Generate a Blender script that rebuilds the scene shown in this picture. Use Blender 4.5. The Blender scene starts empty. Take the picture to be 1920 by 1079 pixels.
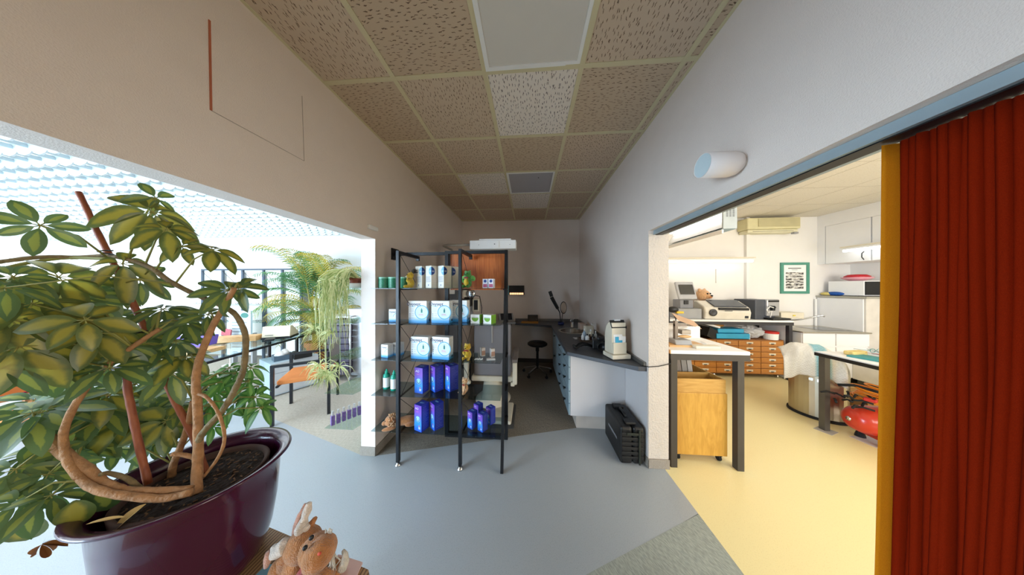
import bpy, bmesh, math, random
from math import sin, cos, pi, radians as R
from mathutils import Vector, Matrix
random.seed(7)
sc = bpy.context.scene
col = sc.collection

# ---------------------------------------------------------------- camera, world, lights, exposure
F, YAW, CH = 410.0, 0.0765, 1.51            # focal length in pixels, yaw, camera height
cd = bpy.data.cameras.new('camera'); cam = bpy.data.objects.new('camera', cd); col.objects.link(cam)
cd.sensor_width = 36; cd.lens = F * 36 / 1920; cd.clip_start = 0.02; cd.clip_end = 200
cam.location = (0, 0, CH); cam.rotation_euler = (pi / 2, 0, YAW); sc.camera = cam
sc.view_settings.view_transform = 'Standard'; sc.view_settings.look = 'None'
sc.view_settings.gamma = 1; sc.view_settings.exposure = 1.0
sc.view_settings.use_curve_mapping = False
sc.cycles.use_denoising = True
sc.cycles.max_bounces = 10; sc.cycles.diffuse_bounces = 6; sc.cycles.transparent_max_bounces = 24
sc.cycles.sample_clamp_indirect = 6
w = bpy.data.worlds.new('world'); sc.world = w; w.use_nodes = True
w.node_tree.nodes['Background'].inputs[0].default_value = (.86, .94, 1, 1)
w.node_tree.nodes['Background'].inputs[1].default_value = 2.2

def area(name, loc, rot, sx, sy, power, color=(1, 1, 1), spread=pi):
    l = bpy.data.lights.new(name, 'AREA'); l.shape = 'RECTANGLE'; l.size = sx; l.size_y = sy
    l.energy = power; l.color = color; l.spread = spread
    o = bpy.data.objects.new(name, l); col.objects.link(o); o.location = loc; o.rotation_euler = rot
    return o
# shop daylight assumed behind the camera, left, plus added side light; no window built
area('assumed_daylight_shop', (-4.4, -2.9, 1.25), (R(90), 0, R(-14)), 5.0, 2.1, 420, (.56, .78, 1))
area('added_daylight_shop_side', (-9.5, -2.9, 1.3), (R(90), 0, 0), 5.0, 2.2, 150, (.94, .97, 1))
# lights added to brighten the shop, just below the louvres, and fill above them
for _x in (-3.2, -5.6, -8.0, -10.8):
    for _y in (-.5, 2.4):
        area('added_shop_fill', (_x, _y, 2.55), (0, 0, 0), 1.9, 2.2, 12, (.98, .98, 1))
        area('louvre_fill', (_x, _y, 2.72), (pi, 0, 0), 1.9, 2.2, 7, (.97, .99, 1))  # added upward fill, brightens the slab seen through the louvre gaps
# workshop daylight assumed behind the curtain; no window built, front wall is solid
area('assumed_daylight_workshop', (3.9, -1.35, 1.55), (R(90), 0, R(4)), 3.2, 1.5, 76, (1, .97, .93))
area('added_workshop_fill', (3.6, 1.2, 2.8), (0, 0, 0), 1.2, .5, 14, (1, .98, .96))  # added overhead fill for the workshop, no fixture built here

# ---------------------------------------------------------------- geometry helpers
cY, sY = cos(YAW), sin(YAW)
def pd(u, v, d):                              # point of the place seen at pixel (u, v) at depth d
    a = (u - 960) / F * d; b = (539.5 - v) / F * d
    return Vector((-sY * d + cY * a, cY * d + sY * a, CH + b))
def pz(u, v, z): return pd(u, v, (CH - z) * F / (v - 539.5))
def pY(u, v, Y):
    return pd(u, v, Y / (cY + sY * (u - 960) / F))
def pX(u, v, X):
    return pd(u, v, X / (-sY + cY * (u - 960) / F))
def V(*a): return Vector(a)

class MB:
    def __init__(s): s.v = []; s.f = []; s.mi = []; s.cur = 0; s.att = []; s.a = 0.0; s.M = None
    def add(s, vs, fs, att=None):
        n = len(s.v)
        for i, p in enumerate(vs):
            p = Vector(p)
            if s.M is not None: p = s.M @ p
            s.v.append(p); s.att.append(att[i] if att else s.a)
        for f in fs: s.f.append([n + i for i in f]); s.mi.append(s.cur)
        return s
    def box(s, x0, x1, y0, y1, z0, z1):
        vs = [(x0, y0, z0), (x1, y0, z0), (x1, y1, z0), (x0, y1, z0), (x0, y0, z1), (x1, y0, z1), (x1, y1, z1), (x0, y1, z1)]
        return s.add(vs, [(0, 3, 2, 1), (4, 5, 6, 7), (0, 1, 5, 4), (1, 2, 6, 5), (2, 3, 7, 6), (3, 0, 4, 7)])
    def cbox(s, c, sz, rz=0, rx=0, ry=0):
        M = Matrix.Translation(c) @ Matrix.Rotation(rz, 4, 'Z') @ Matrix.Rotation(ry, 4, 'Y') @ Matrix.Rotation(rx, 4, 'X')
        x, y, z = sz[0] / 2, sz[1] / 2, sz[2] / 2
        vs = [M @ Vector(p) for p in ((-x, -y, -z), (x, -y, -z), (x, y, -z), (-x, y, -z), (-x, -y, z), (x, -y, z), (x, y, z), (-x, y, z))]
        return s.add(vs, [(0, 3, 2, 1), (4, 5, 6, 7), (0, 1, 5, 4), (1, 2, 6, 5), (2, 3, 7, 6), (3, 0, 4, 7)])
    def prism(s, pts, z0, z1):                # polygon in xy extruded in z
        n = len(pts)
        vs = [(p[0], p[1], z0) for p in pts] + [(p[0], p[1], z1) for p in pts]
        return s.add(vs, [tuple(range(n))[::-1], tuple(range(n, 2 * n))] + [(i, (i + 1) % n, n + (i + 1) % n, n + i) for i in range(n)])
    def extr(s, pts, axis, a, b):             # polygon of 2-D pts extruded along axis 'x' or 'y'
        n = len(pts)
        g = (lambda p, t: (t, p[0], p[1])) if axis == 'x' else (lambda p, t: (p[0], t, p[1]))
        vs = [g(p, a) for p in pts] + [g(p, b) for p in pts]
        return s.add(vs, [tuple(range(n))[::-1], tuple(range(n, 2 * n))] + [(i, (i + 1) % n, n + (i + 1) % n, n + i) for i in range(n)])
    def tube(s, pts, r, n=8, cap=True):
        pts = [Vector(p) for p in pts]; m = len(pts)
        rs = r if isinstance(r, (list, tuple)) else [r] * m
        vs = []; fs = []; up = None
        for i, p in enumerate(pts):
            t = (pts[min(i + 1, m - 1)] - pts[max(i - 1, 0)]).normalized()
            if up is None: up = t.orthogonal().normalized()
            up = (up - t * up.dot(t))
            up = up.normalized() if up.length > 1e-6 else t.orthogonal().normalized()
            b = t.cross(up)
            for k in range(n):
                a = 2 * pi * k / n; vs.append(p + (up * cos(a) + b * sin(a)) * rs[i])
        for i in range(m - 1):
            for k in range(n):
                k2 = (k + 1) % n; fs.append((i * n + k, i * n + k2, (i + 1) * n + k2, (i + 1) * n + k))
        if cap: fs += [tuple(range(n))[::-1], tuple(range((m - 1) * n, m * n))]
        return s.add(vs, fs)
    def bar(s, p0, p1, w, h=None):            # square section bar
        h = h or w; p0 = Vector(p0); p1 = Vector(p1); t = (p1 - p0).normalized()
        up = Vector((0, 0, 1)) if abs(t.z) < .9 else Vector((0, 1, 0))
        x = t.cross(up).normalized(); y = x.cross(t).normalized()
        vs = [p + x * a * w / 2 + y * b * h / 2 for p in (p0, p1) for a, b in ((-1, -1), (1, -1), (1, 1), (-1, 1))]
        return s.add(vs, [(0, 3, 2, 1), (4, 5, 6, 7), (0, 1, 5, 4), (1, 2, 6, 5), (2, 3, 7, 6), (3, 0, 4, 7)])
    def lathe(s, prof, c=(0, 0, 0), n=24, sx=1, sy=1, M=None, cap=True):
        c = Vector(c); vs = []; fs = []; m = len(prof)
        for r, z in prof:
            for k in range(n):
                a = 2 * pi * k / n; p = Vector((r * cos(a) * sx, r * sin(a) * sy, z))
                if M is not None: p = M @ p
                vs.append(c + p)
        for i in range(m - 1):
            for k in range(n):
                k2 = (k + 1) % n; fs.append((i * n + k, i * n + k2, (i + 1) * n + k2, (i + 1) * n + k))
        if cap and prof[0][0] > 1e-5: fs.append(tuple(range(n))[::-1])
        if cap and prof[-1][0] > 1e-5: fs.append(tuple(range((m - 1) * n, m * n)))
        return s.add(vs, fs)
    def ell(s, c, r, rot=None, n=16, m=10):
        r = r if isinstance(r, (tuple, list)) else (r, r, r)
        prof = [(sin(pi * i / m), -cos(pi * i / m)) for i in range(m + 1)]
        M = Matrix.Diagonal((r[0], r[1], r[2], 1))
        if rot: M = Matrix.Rotation(rot[2], 4, 'Z') @ Matrix.Rotation(rot[1], 4, 'Y') @ Matrix.Rotation(rot[0], 4, 'X') @ M
        prof[0] = (1e-4, -1); prof[-1] = (1e-4, 1)
        return s.lathe(prof, c, n, M=M)
    def build(s, name, m, parent=None, world=False, smooth=False, bev=0, sub=0, remesh=0, solid=0, seg=2):
        me = bpy.data.meshes.new(name)
        off = Vector((0, 0, 0)); p = parent
        if world:
            while p is not None: off += Vector(p.location); p = p.parent
        me.from_pydata([v - off for v in s.v], [], s.f)
        for x in (m if isinstance(m, (list, tuple)) else [m]): me.materials.append(x)
        me.polygons.foreach_set('material_index', s.mi)
        if any(s.att):
            at = me.attributes.new('mask', 'FLOAT', 'POINT'); at.data.foreach_set('value', s.att)
        bm = bmesh.new(); bm.from_mesh(me); bmesh.ops.recalc_face_normals(bm, faces=bm.faces); bm.to_mesh(me); bm.free()
        if smooth: me.polygons.foreach_set('use_smooth', [True] * len(me.polygons))
        me.update()
        o = bpy.data.objects.new(name, me); col.objects.link(o)
        if parent: o.parent = parent
        if solid: q = o.modifiers.new('s', 'SOLIDIFY'); q.thickness = solid
        if remesh:
            q = o.modifiers.new('r', 'REMESH'); q.mode = 'VOXEL'; q.voxel_size = remesh; q.use_smooth_shade = True
            q = o.modifiers.new('sm', 'SMOOTH'); q.factor = .6; q.iterations = 4
        if bev: q = o.modifiers.new('b', 'BEVEL'); q.width = bev; q.segments = seg; q.limit_method = 'ANGLE'; q.angle_limit = R(40)
        if sub: q = o.modifiers.new('u', 'SUBSURF'); q.levels = sub; q.render_levels = sub
        return o

def tag(o, label, cat, group=None, kind=None):
    if label: o['label'] = label
    if cat: o['category'] = cat
    if group: o['group'] = group
    if kind: o['kind'] = kind
    return o
def thing(name, label, cat, loc=(0, 0, 0), rz=0, group=None):
    o = bpy.data.objects.new(name, None); o.empty_display_size = .05; col.objects.link(o)
    o.location = loc; o.rotation_euler = (0, 0, rz)
    return tag(o, label, cat, group)
def struct(o): o['kind'] = 'structure'; return o
def dup(root, loc, rz, label=None, group=None, scale=None):
    def cp(o, par):
        c = o.copy(); col.objects.link(c); c.parent = par
        for ch in list(o.children): cp(ch, c)
        return c
    r = cp(root, None); r.location = loc; r.rotation_euler = (0, 0, rz)
    if label: r['label'] = label
    if group: r['group'] = group
    if scale: r.scale = (scale,) * 3
    return r
_font = {}
def text(name, s, size, mat_, parent, M, align='CENTER', sx=1, bold=0):
    cu = bpy.data.curves.new('t', 'FONT'); cu.body = s; cu.size = size; cu.align_x = align; cu.align_y = 'CENTER'
    cu.extrude = .0002; cu.offset = bold
    ob = bpy.data.objects.new('t', cu); col.objects.link(ob)
    dg = bpy.context.evaluated_depsgraph_get(); me = bpy.data.meshes.new_from_object(ob.evaluated_get(dg))
    bpy.data.objects.remove(ob); me.name = name
    me.transform(M @ Matrix.Diagonal((sx, 1, 1, 1))); me.materials.clear(); me.materials.append(mat_)
    o = bpy.data.objects.new(name, me); col.objects.link(o); o.parent = parent
    return o
def face_M(x, y, z, rz=0):                    # text plane facing local -Y, turned by rz
    return Matrix.Translation((x, y, z)) @ Matrix.Rotation(rz, 4, 'Z') @ Matrix.Rotation(pi / 2, 4, 'X')

# ---------------------------------------------------------------- materials
def lin(c):
    if isinstance(c, str): c = tuple(int(c[i:i + 2], 16) / 255 for i in (1, 3, 5))
    return tuple(((x / 12.92) if x <= .04045 else ((x + .055) / 1.055) ** 2.4) for x in c) + (1,)
def nodes(name):
    m = bpy.data.materials.new(name); m.use_nodes = True; nt = m.node_tree
    return m, nt, nt.nodes['Principled BSDF']
def N(nt, t, **kw):
    n = nt.nodes.new(t)
    for k, v in kw.items():
        if k in n.inputs: n.inputs[k].default_value = v
        else: setattr(n, k, v)
    return n
def ramp(nt, stops, src=None, interp='LINEAR'):
    r = nt.nodes.new('ShaderNodeValToRGB'); cr = r.color_ramp; cr.interpolation = interp
    while len(cr.elements) < len(stops): cr.elements.new(.5)
    for e, (p, c) in zip(cr.elements, stops): e.position = p; e.color = lin(c) if isinstance(c, str) else c
    if src is not None: nt.links.new(src, r.inputs[0])
    return r
def mat(name, c, rough=.5, metal=0, var=.06, scale=8, bump=0, bscale=60, emit=0, trans=0, alpha=1, ior=1.45, coat=0, sheen=0, ecol=None):
    m, nt, b = nodes(name); L = nt.links.new
    c = lin(c)
    b.inputs['Roughness'].default_value = rough; b.inputs['Metallic'].default_value = metal
    b.inputs['IOR'].default_value = ior; b.inputs['Transmission Weight'].default_value = trans
    b.inputs['Alpha'].default_value = alpha; b.inputs['Coat Weight'].default_value = coat
    b.inputs['Sheen Weight'].default_value = sheen
    tc = N(nt, 'ShaderNodeTexCoord')
    n = N(nt, 'ShaderNodeTexNoise', Scale=float(scale), Detail=3.0); L(tc.outputs['Object'], n.inputs['Vector'])
    r = ramp(nt, [(.3, tuple(x * (1 - var) for x in c[:3]) + (1,)), (.7, tuple(min(1, x * (1 + var)) for x in c[:3]) + (1,))], n.outputs['Fac'])
    L(r.outputs[0], b.inputs['Base Color'])
    if bump:
        n2 = N(nt, 'ShaderNodeTexNoise', Scale=float(bscale), Detail=4.0); L(tc.outputs['Object'], n2.inputs['Vector'])
        bp = N(nt, 'ShaderNodeBump', Strength=bump, Distance=.01); L(n2.outputs['Fac'], bp.inputs['Height']); L(bp.outputs[0], b.inputs['Normal'])
    if emit:
        b.inputs['Emission Color'].default_value = lin(ecol) if ecol else c; b.inputs['Emission Strength'].default_value = emit
    return m
def wood(name, c1, c2, rough=.45, scale=(2, 14, 14), coat=0):
    m, nt, b = nodes(name); L = nt.links.new
    tc = N(nt, 'ShaderNodeTexCoord'); mp = N(nt, 'ShaderNodeMapping'); mp.inputs['Scale'].default_value = scale
    L(tc.outputs['Object'], mp.inputs[0])
    n = N(nt, 'ShaderNodeTexNoise', Scale=3.0, Detail=6.0, Distortion=1.2); L(mp.outputs[0], n.inputs['Vector'])
    r = ramp(nt, [(.3, c1), (.7, c2)], n.outputs['Fac']); L(r.outputs[0], b.inputs['Base Color'])
    b.inputs['Roughness'].default_value = rough; b.inputs['Coat Weight'].default_value = coat
    return m
def grad(name, axis, stops, rough=.4, noise=0):   # print whose colour runs along an axis of the carton
    m, nt, b = nodes(name); L = nt.links.new
    tc = N(nt, 'ShaderNodeTexCoord'); sp = N(nt, 'ShaderNodeSeparateXYZ'); L(tc.outputs['Generated'], sp.inputs[0])
    r = ramp(nt, stops, sp.outputs[axis]); L(r.outputs[0], b.inputs['Base Color']); b.inputs['Roughness'].default_value = rough
    return m
def glassm(name, tint=(.86, .95, .93), gloss=.12, mixf=.12):
    m, nt, b = nodes(name); L = nt.links.new; nt.nodes.remove(b)
    t = N(nt, 'ShaderNodeBsdfTransparent'); t.inputs[0].default_value = tint + (1,)
    g = N(nt, 'ShaderNodeBsdfGlossy', Roughness=.03); fr = N(nt, 'ShaderNodeLayerWeight', Blend=.5)
    po = N(nt, 'ShaderNodeMath', operation='POWER'); L(fr.outputs['Facing'], po.inputs[0]); po.inputs[1].default_value = 4.5
    ma = N(nt, 'ShaderNodeMath', operation='MULTIPLY_ADD'); L(po.outputs[0], ma.inputs[0]); ma.inputs[1].default_value = .7; ma.inputs[2].default_value = .035
    mx = N(nt, 'ShaderNodeMixShader'); L(ma.outputs[0], mx.inputs[0]); L(t.outputs[0], mx.inputs[1]); L(g.outputs[0], mx.inputs[2])
    L(mx.outputs[0], nt.nodes['Material Output'].inputs[0]); return m
def tile_mat(name, base, dash, ang):
    m, nt, b = nodes(name); L = nt.links.new
    tc = N(nt, 'ShaderNodeTexCoord'); ns = N(nt, 'ShaderNodeTexNoise', Scale=70.0, Detail=1.0); L(tc.outputs['Object'], ns.inputs['Vector'])
    ad = N(nt, 'ShaderNodeMix', data_type='VECTOR'); ad.inputs[0].default_value = .014
    L(tc.outputs['Object'], ad.inputs[4]); L(ns.outputs['Color'], ad.inputs[5])
    mp = N(nt, 'ShaderNodeMapping'); mp.inputs['Rotation'].default_value = (0, 0, ang); L(ad.outputs[1], mp.inputs[0])
    mp2 = N(nt, 'ShaderNodeMapping'); mp2.inputs['Scale'].default_value = (52, 27, 0.0); L(mp.outputs[0], mp2.inputs[0])
    vo = N(nt, 'ShaderNodeTexVoronoi', Scale=1.0, Randomness=.9); vo.voronoi_dimensions = '2D'; L(mp2.outputs[0], vo.inputs['Vector'])
    sb_ = N(nt, 'ShaderNodeVectorMath', operation='SUBTRACT'); L(vo.outputs['Position'], sb_.inputs[0]); L(mp2.outputs[0], sb_.inputs[1])
    ml = N(nt, 'ShaderNodeVectorMath', operation='MULTIPLY'); L(sb_.outputs[0], ml.inputs[0]); ml.inputs[1].default_value = (3.0, 1, 0)
    ln = N(nt, 'ShaderNodeVectorMath', operation='LENGTH'); L(ml.outputs[0], ln.inputs[0])
    r = ramp(nt, [(.0, dash), (.23, dash), (.33, base), (1, base)], ln.outputs['Value'])
    L(r.outputs[0], b.inputs['Base Color']); b.inputs['Roughness'].default_value = .9
    bp = N(nt, 'ShaderNodeBump', Strength=.4, Distance=.003); L(r.outputs[0], bp.inputs['Height']); L(bp.outputs[0], b.inputs['Normal'])
    return m
def speck(name, c, c2, scale=220, rough=.35, t=.62, bump=0):
    m, nt, b = nodes(name); L = nt.links.new
    tc = N(nt, 'ShaderNodeTexCoord'); n = N(nt, 'ShaderNodeTexNoise', Scale=float(scale), Detail=2.0); L(tc.outputs['Object'], n.inputs['Vector'])
    r = ramp(nt, [(t, c), (t + .06, c2)], n.outputs['Fac']); L(r.outputs[0], b.inputs['Base Color']); b.inputs['Roughness'].default_value = rough
    if bump: bp = N(nt, 'ShaderNodeBump', Strength=bump, Distance=.004); L(n.outputs['Fac'], bp.inputs['Height']); L(bp.outputs[0], b.inputs['Normal'])
    return m
def fibre(name, c1, c2, ang=0, sx=160, sy=40, rough=.95, bump=.5):
    m, nt, b = nodes(name); L = nt.links.new
    tc = N(nt, 'ShaderNodeTexCoord'); mp = N(nt, 'ShaderNodeMapping'); mp.inputs['Rotation'].default_value = (0, 0, ang); L(tc.outputs['Object'], mp.inputs[0])
    m2 = N(nt, 'ShaderNodeMapping'); m2.inputs['Scale'].default_value = (sx, sy, sx); L(mp.outputs[0], m2.inputs[0])
    n = N(nt, 'ShaderNodeTexNoise', Scale=1.0, Detail=3.0); L(m2.outputs[0], n.inputs['Vector'])
    r = ramp(nt, [(.35, c1), (.65, c2)], n.outputs['Fac']); L(r.outputs[0], b.inputs['Base Color']); b.inputs['Roughness'].default_value = rough
    bp = N(nt, 'ShaderNodeBump', Strength=bump, Distance=.003); L(n.outputs['Fac'], bp.inputs['Height']); L(bp.outputs[0], b.inputs['Normal'])
    return m
def leafm(name, green, green2, mid, trans=.25, thr=.45):
    m, nt, b = nodes(name); L = nt.links.new
    at = N(nt, 'ShaderNodeAttribute', attribute_name='mask'); tc = N(nt, 'ShaderNodeTexCoord')
    n = N(nt, 'ShaderNodeTexNoise', Scale=42.0, Detail=5.0); L(tc.outputs['Object'], n.inputs['Vector'])
    n2 = N(nt, 'ShaderNodeTexNoise', Scale=4.0); L(tc.outputs['Object'], n2.inputs['Vector'])
    g = ramp(nt, [(.35, green), (.65, green2)], n2.outputs['Fac'])
    a1 = N(nt, 'ShaderNodeMath', operation='MULTIPLY_ADD'); L(n.outputs['Fac'], a1.inputs[0]); a1.inputs[1].default_value = .8; L(at.outputs['Fac'], a1.inputs[2])
    s = ramp(nt, [(min(.9, thr + .2), (0, 0, 0, 1)), (min(1, thr + .6), (1, 1, 1, 1))], a1.outputs[0])
    mx = N(nt, 'ShaderNodeMix', data_type='RGBA'); L(s.outputs[0], mx.inputs[0]); L(g.outputs[0], mx.inputs[6]); mx.inputs[7].default_value = lin(mid)
    L(mx.outputs[2], b.inputs['Base Color']); b.inputs['Roughness'].default_value = .38
    tr = N(nt, 'ShaderNodeBsdfTranslucent'); L(mx.outputs[2], tr.inputs[0])
    ms = N(nt, 'ShaderNodeMixShader'); ms.inputs[0].default_value = trans
    L(b.outputs[0], ms.inputs[1]); L(tr.outputs[0], ms.inputs[2]); L(ms.outputs[0], nt.nodes['Material Output'].inputs[0])
    return m

M_wall = mat('wall_paint', '#e4d7cd', .8, var=.015, bump=.25, bscale=220)
M_wallr = mat('rough_plaster', '#cdc3b8', .85, var=.02, bump=.9, bscale=70)
M_white = mat('white_paint', '#e8e8e6', .6, var=.01)
M_wwall = mat('workshop_paint', '#e6e4e0', .7, var=.01)
M_vinyl = speck('blue_grey_vinyl', '#a7aeb3', '#8f979d', 260, .33, .6)
M_yel = speck('yellow_vinyl', '#eddfa8', '#e3d39a', 200, .3, .6)
M_carp = fibre('taupe_carpet', '#716a60', '#8f887c', .4)
M_carps = fibre('shop_carpet', '#a59d8f', '#bdb6a8', .3)
M_carpg = fibre('green_grey_carpet', '#8e958e', '#a9afa6', -.5)
M_base = fibre('carpet_skirting', '#8b8378', '#9e968b', .2, 180, 180)
M_tbar = mat('ceiling_bar', '#cfc5a0', .5, var=.02)
T1 = tile_mat('ceiling_tile', '#c9b49d', '#6e5947', 0)
T2 = tile_mat('ceiling_tile_cross', '#c2ac93', '#6e5947', pi / 2)
T3 = tile_mat('ceiling_tile_new', '#e2d8ce', '#5b5150', 0)
T4 = tile_mat('ceiling_tile_slant', '#c8b098', '#6e5947', .5)
M_wtile = speck('workshop_ceiling_tile', '#d8d2c6', '#c6beb0', 90, .9, .6)
M_black = mat('black_steel', '#15171b', .4, var=.1)
M_dark = mat('dark_steel', '#3a3a3c', .4, metal=.3, var=.1)
M_blackp = mat('black_plastic', '#141516', .45, var=.2)
M_rub = mat('rubber', '#1b1b1b', .8)
M_chrome = mat('chrome', '#d0d2d4', .15, metal=1, var=.02)
M_steel = mat('brushed_steel', '#b9b4a6', .3, metal=1, var=.08, scale=3)
M_glass = glassm('shelf_glass', (.80, .90, .88))
M_smoke = glassm('smoked_glass', (.62, .70, .72))
M_clear = glassm('clear_glass', (.97, .99, .99))
M_cream = mat('cream_plastic', '#d8d0bc', .5)
M_greyp = mat('grey_plastic', '#9a9c9e', .5)
M_lgrey = mat('light_grey_laminate', '#c4c4c6', .5, var=.01)
M_wlam = mat('white_laminate', '#e9e9ea', .35, var=.01)
M_oakd = wood('drawer_wood', '#a8692a', '#c2843c', .4, (3, 14, 14), .2)
M_oakl = wood('yellow_plywood', '#b98832', '#cf9e45', .45, (12, 12, 2))
M_redw = wood('red_brown_panel', '#9a4a22', '#c8743a', .3, (30, 30, 1.5), .3)
M_tan = wood('pale_wood', '#c99b63', '#dab27c', .5, (3, 16, 16))
M_orange = mat('orange_fabric', '#c97a3e', .8, var=.06, bump=.2, bscale=300)
M_paper = mat('paper', '#ececea', .8, var=.01)
M_ink = mat('print_ink', '#2c2f36', .7)
# ---------------------------------------------------------------- the setting
XL, XL2, XR, XR2, YB, HC = -1.372, -1.505, 1.0, 1.157, 4.43, 2.87
YJL, YJR, ZL, ZR = 1.86, 1.915, 1.945, 1.985
XS, XW, YF, YFW, HS = -14.0, 5.82, -3.0, -1.5, 2.64
def S(name, boxes, m, **k):
    b = MB()
    for q in boxes: b.box(*q)
    return struct(b.build(name, m, **k))
S('wall_left', [(XL2, XL, YJL, YB, 0, HC + .1), (XL2, XL, YF, YJL, ZL, HC + .1), (XL2, XL, YF, -1.2, 0, ZL)], M_wall)
S('wall_right', [(XR, XR2, YJR, YB, 0, HC + .1), (XR, XR2, YFW, YJR, ZR, HC + .1), (XR, XR2, YFW, -1.2, 0, ZR)], M_wall)
S('trim_1', [(XR - .001, XR2 + .002, YJR - .004, YJR, .08, ZR - .03)], M_wallr)
S('wall_back', [(XL, XR, YB, YB + .12, 0, HC + .1)], M_wall)
S('wall_back_workshop', [(XR2, XW + .12, YB, YB + .12, 0, HC + .1)], M_wwall)
S('wall_side_workshop', [(XW, XW + .12, YFW, YB, 0, HC + .1)], M_wwall)
S('wall_front_workshop', [(XR, XW + .12, YFW - .12, YFW, 0, HC + .1)], M_wwall)
S('wall_front', [(XL, XR, -1.32, -1.2, 0, HC + .1)], M_wall)
xw1 = -9.5
S('wall_back_shop', [(xw1, XL2, YB, YB + .12, 0, 3.1), (XS, xw1, YB, YB + .12, 0, .55), (XS, xw1, YB, YB + .12, 2.35, 3.1)], M_white)
S('wall_side_shop', [(XS - .12, XS, YF, YB, 0, 3.1)], M_white)
S('wall_front_shop', [(XS, XL2, YF - .12, YF, 0, 3.1)], M_white)
# window_1 in the shop's back wall
wb = MB()
for x in (XS + .05, -12.5, -11, xw1 - .05): wb.box(x - .04, x + .04, YB + .02, YB + .08, .55, 2.35)
for z in (.59, 1.9, 2.31): wb.box(XS, xw1, YB + .025, YB + .075, z - .04, z + .04)
wf = struct(wb.build('window_1', M_white))
g = MB().box(XS + .05, xw1 - .05, YB + .045, YB + .05, .59, 2.31).build('window_glass', M_clear, wf)
wb = MB()
for i in range(36): wb.cbox((-11.75, YB + .01, 1.5 + i * .023), (4.4, .018, .002), rx=.5)
wb.build('window_blind', M_white, wf)
# floors
def flat(name, pts, m, z0=-.1, z=0.0): return struct(MB().prism(pts, z0, z).build(name, m))
flat('floor', [(XL, 1.86), (XR, 2.535), (XR, 1.0), (XR2 - .03, 1.0), (XR2 - .03, -1.2), (XL, -1.2)], M_vinyl, -.1, 0)
flat('floor_corridor_carpet', [(XL, 1.86), (XR, 2.535), (XR, YB), (XL, YB)], M_carp)
flat('floor_doorway', [(XR - .001, 1.49), (XR2 - .03, 1.55), (XR2 - .03, YJR), (XR - .001, YJR)], M_vinyl, -.1, .0004)
flat('floor_green_carpet', [(XR2 - .03, 1.546), (XR2 - .03, -1.2), (XL + .3, -1.2), (-.8, .68)], M_carpg, -.1, .0012)
flat('floor_workshop', [(XR2 - .03, YFW), (XW, YFW), (XW, YB), (XR2, YB), (XR2, YJR), (XR2 - .03, YJR)], M_yel, -.1, .0008)
flat('floor_shop', [(XS, YF), (XL, YF), (XL, YJL), (XL2, YJL), (-9.9, YB), (XS, YB)], M_vinyl)
flat('floor_shop_carpet', [(XL2, YJL), (XL2, YB), (-9.9, YB)], M_carps)
# carpet skirting
S('baseboard_left', [(XL2 - .008, XL + .008, YJL - .008, YJL, 0, .08), (XL, XL + .008, YJL - .008, YB, 0, .08)], M_base, bev=.003)
S('baseboard_right', [(XR - .008, XR2 + .008, YJR - .012, YJR - .004, 0, .078), (XR - .008, XR, YJR - .012, YB, 0, .078)], M_base, bev=.003)
S('baseboard_back', [(XL, XR, YB - .008, YB, 0, .08)], mat('dark_skirting', '#4c4640', .8))
S('baseboard_shop', [(xw1, XL2, YB - .01, YB, 0, .08)], M_white)
# corridor ceiling: grid of 0.6 m tiles
gx = [XL, -.877, -.277, .323, .923, XR]; gy = [-1.2, -.435, .165, .765, 1.365, 1.965, 2.565, 3.165, 3.765, 4.365, YB]
def cz(x): return HC - .008 * x
tb = MB(); mats = [T1, T2, T3, T4]
light_cells = {(2, 3), (2, 6)}
for i in range(5):
    for j in range(10):
        if (i, j) in light_cells: continue
        tb.cur = 2 if (i, j) in ((2, 4), (1, 6), (2, 7)) else (1 if (i + j) % 3 == 1 else (3 if (i * j) % 4 == 3 else 0))
        if j == 9: tb.cur = 0
        x0, x1, y0, y1 = gx[i], gx[i + 1], gy[j], gy[j + 1]
        tb.add([(x0, y0, cz(x0)), (x1, y0, cz(x1)), (x1, y1, cz(x1)), (x0, y1, cz(x0)), (x0, y0, cz(x0) + .02), (x1, y0, cz(x1) + .02), (x1, y1, cz(x1) + .02), (x0, y1, cz(x0) + .02)],
               [(0, 3, 2, 1), (4, 5, 6, 7), (0, 1, 5, 4), (1, 2, 6, 5), (2, 3, 7, 6), (3, 0, 4, 7)])
struct(tb.build('ceiling', mats))
gb = MB()
for x in gx[1:-1]: gb.box(x - .015, x + .015, -1.2, YB, cz(x) - .005, cz(x) - .0003)
for y in gy[1:-1]: gb.add([(XL, y - .015, cz(XL) - .004), (XR, y - .015, cz(XR) - .004), (XR, y + .015, cz(XR) - .004), (XL, y + .015, cz(XL) - .004),
                           (XL, y - .015, cz(XL)), (XR, y - .015, cz(XR)), (XR, y + .015, cz(XR)), (XL, y + .015, cz(XL))],
                          [(0, 3, 2, 1), (4, 5, 6, 7), (0, 1, 5, 4), (1, 2, 6, 5), (2, 3, 7, 6), (3, 0, 4, 7)])
for x in (XL + .009, XR - .009): gb.box(x - .009, x + .009, -1.2, YB, cz(x) - .003, cz(x))
struct(gb.build('ceiling_grid', M_tbar))
M_diff = mat('lamp_diffuser', '#d5d0c8', .5, var=.01)
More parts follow.
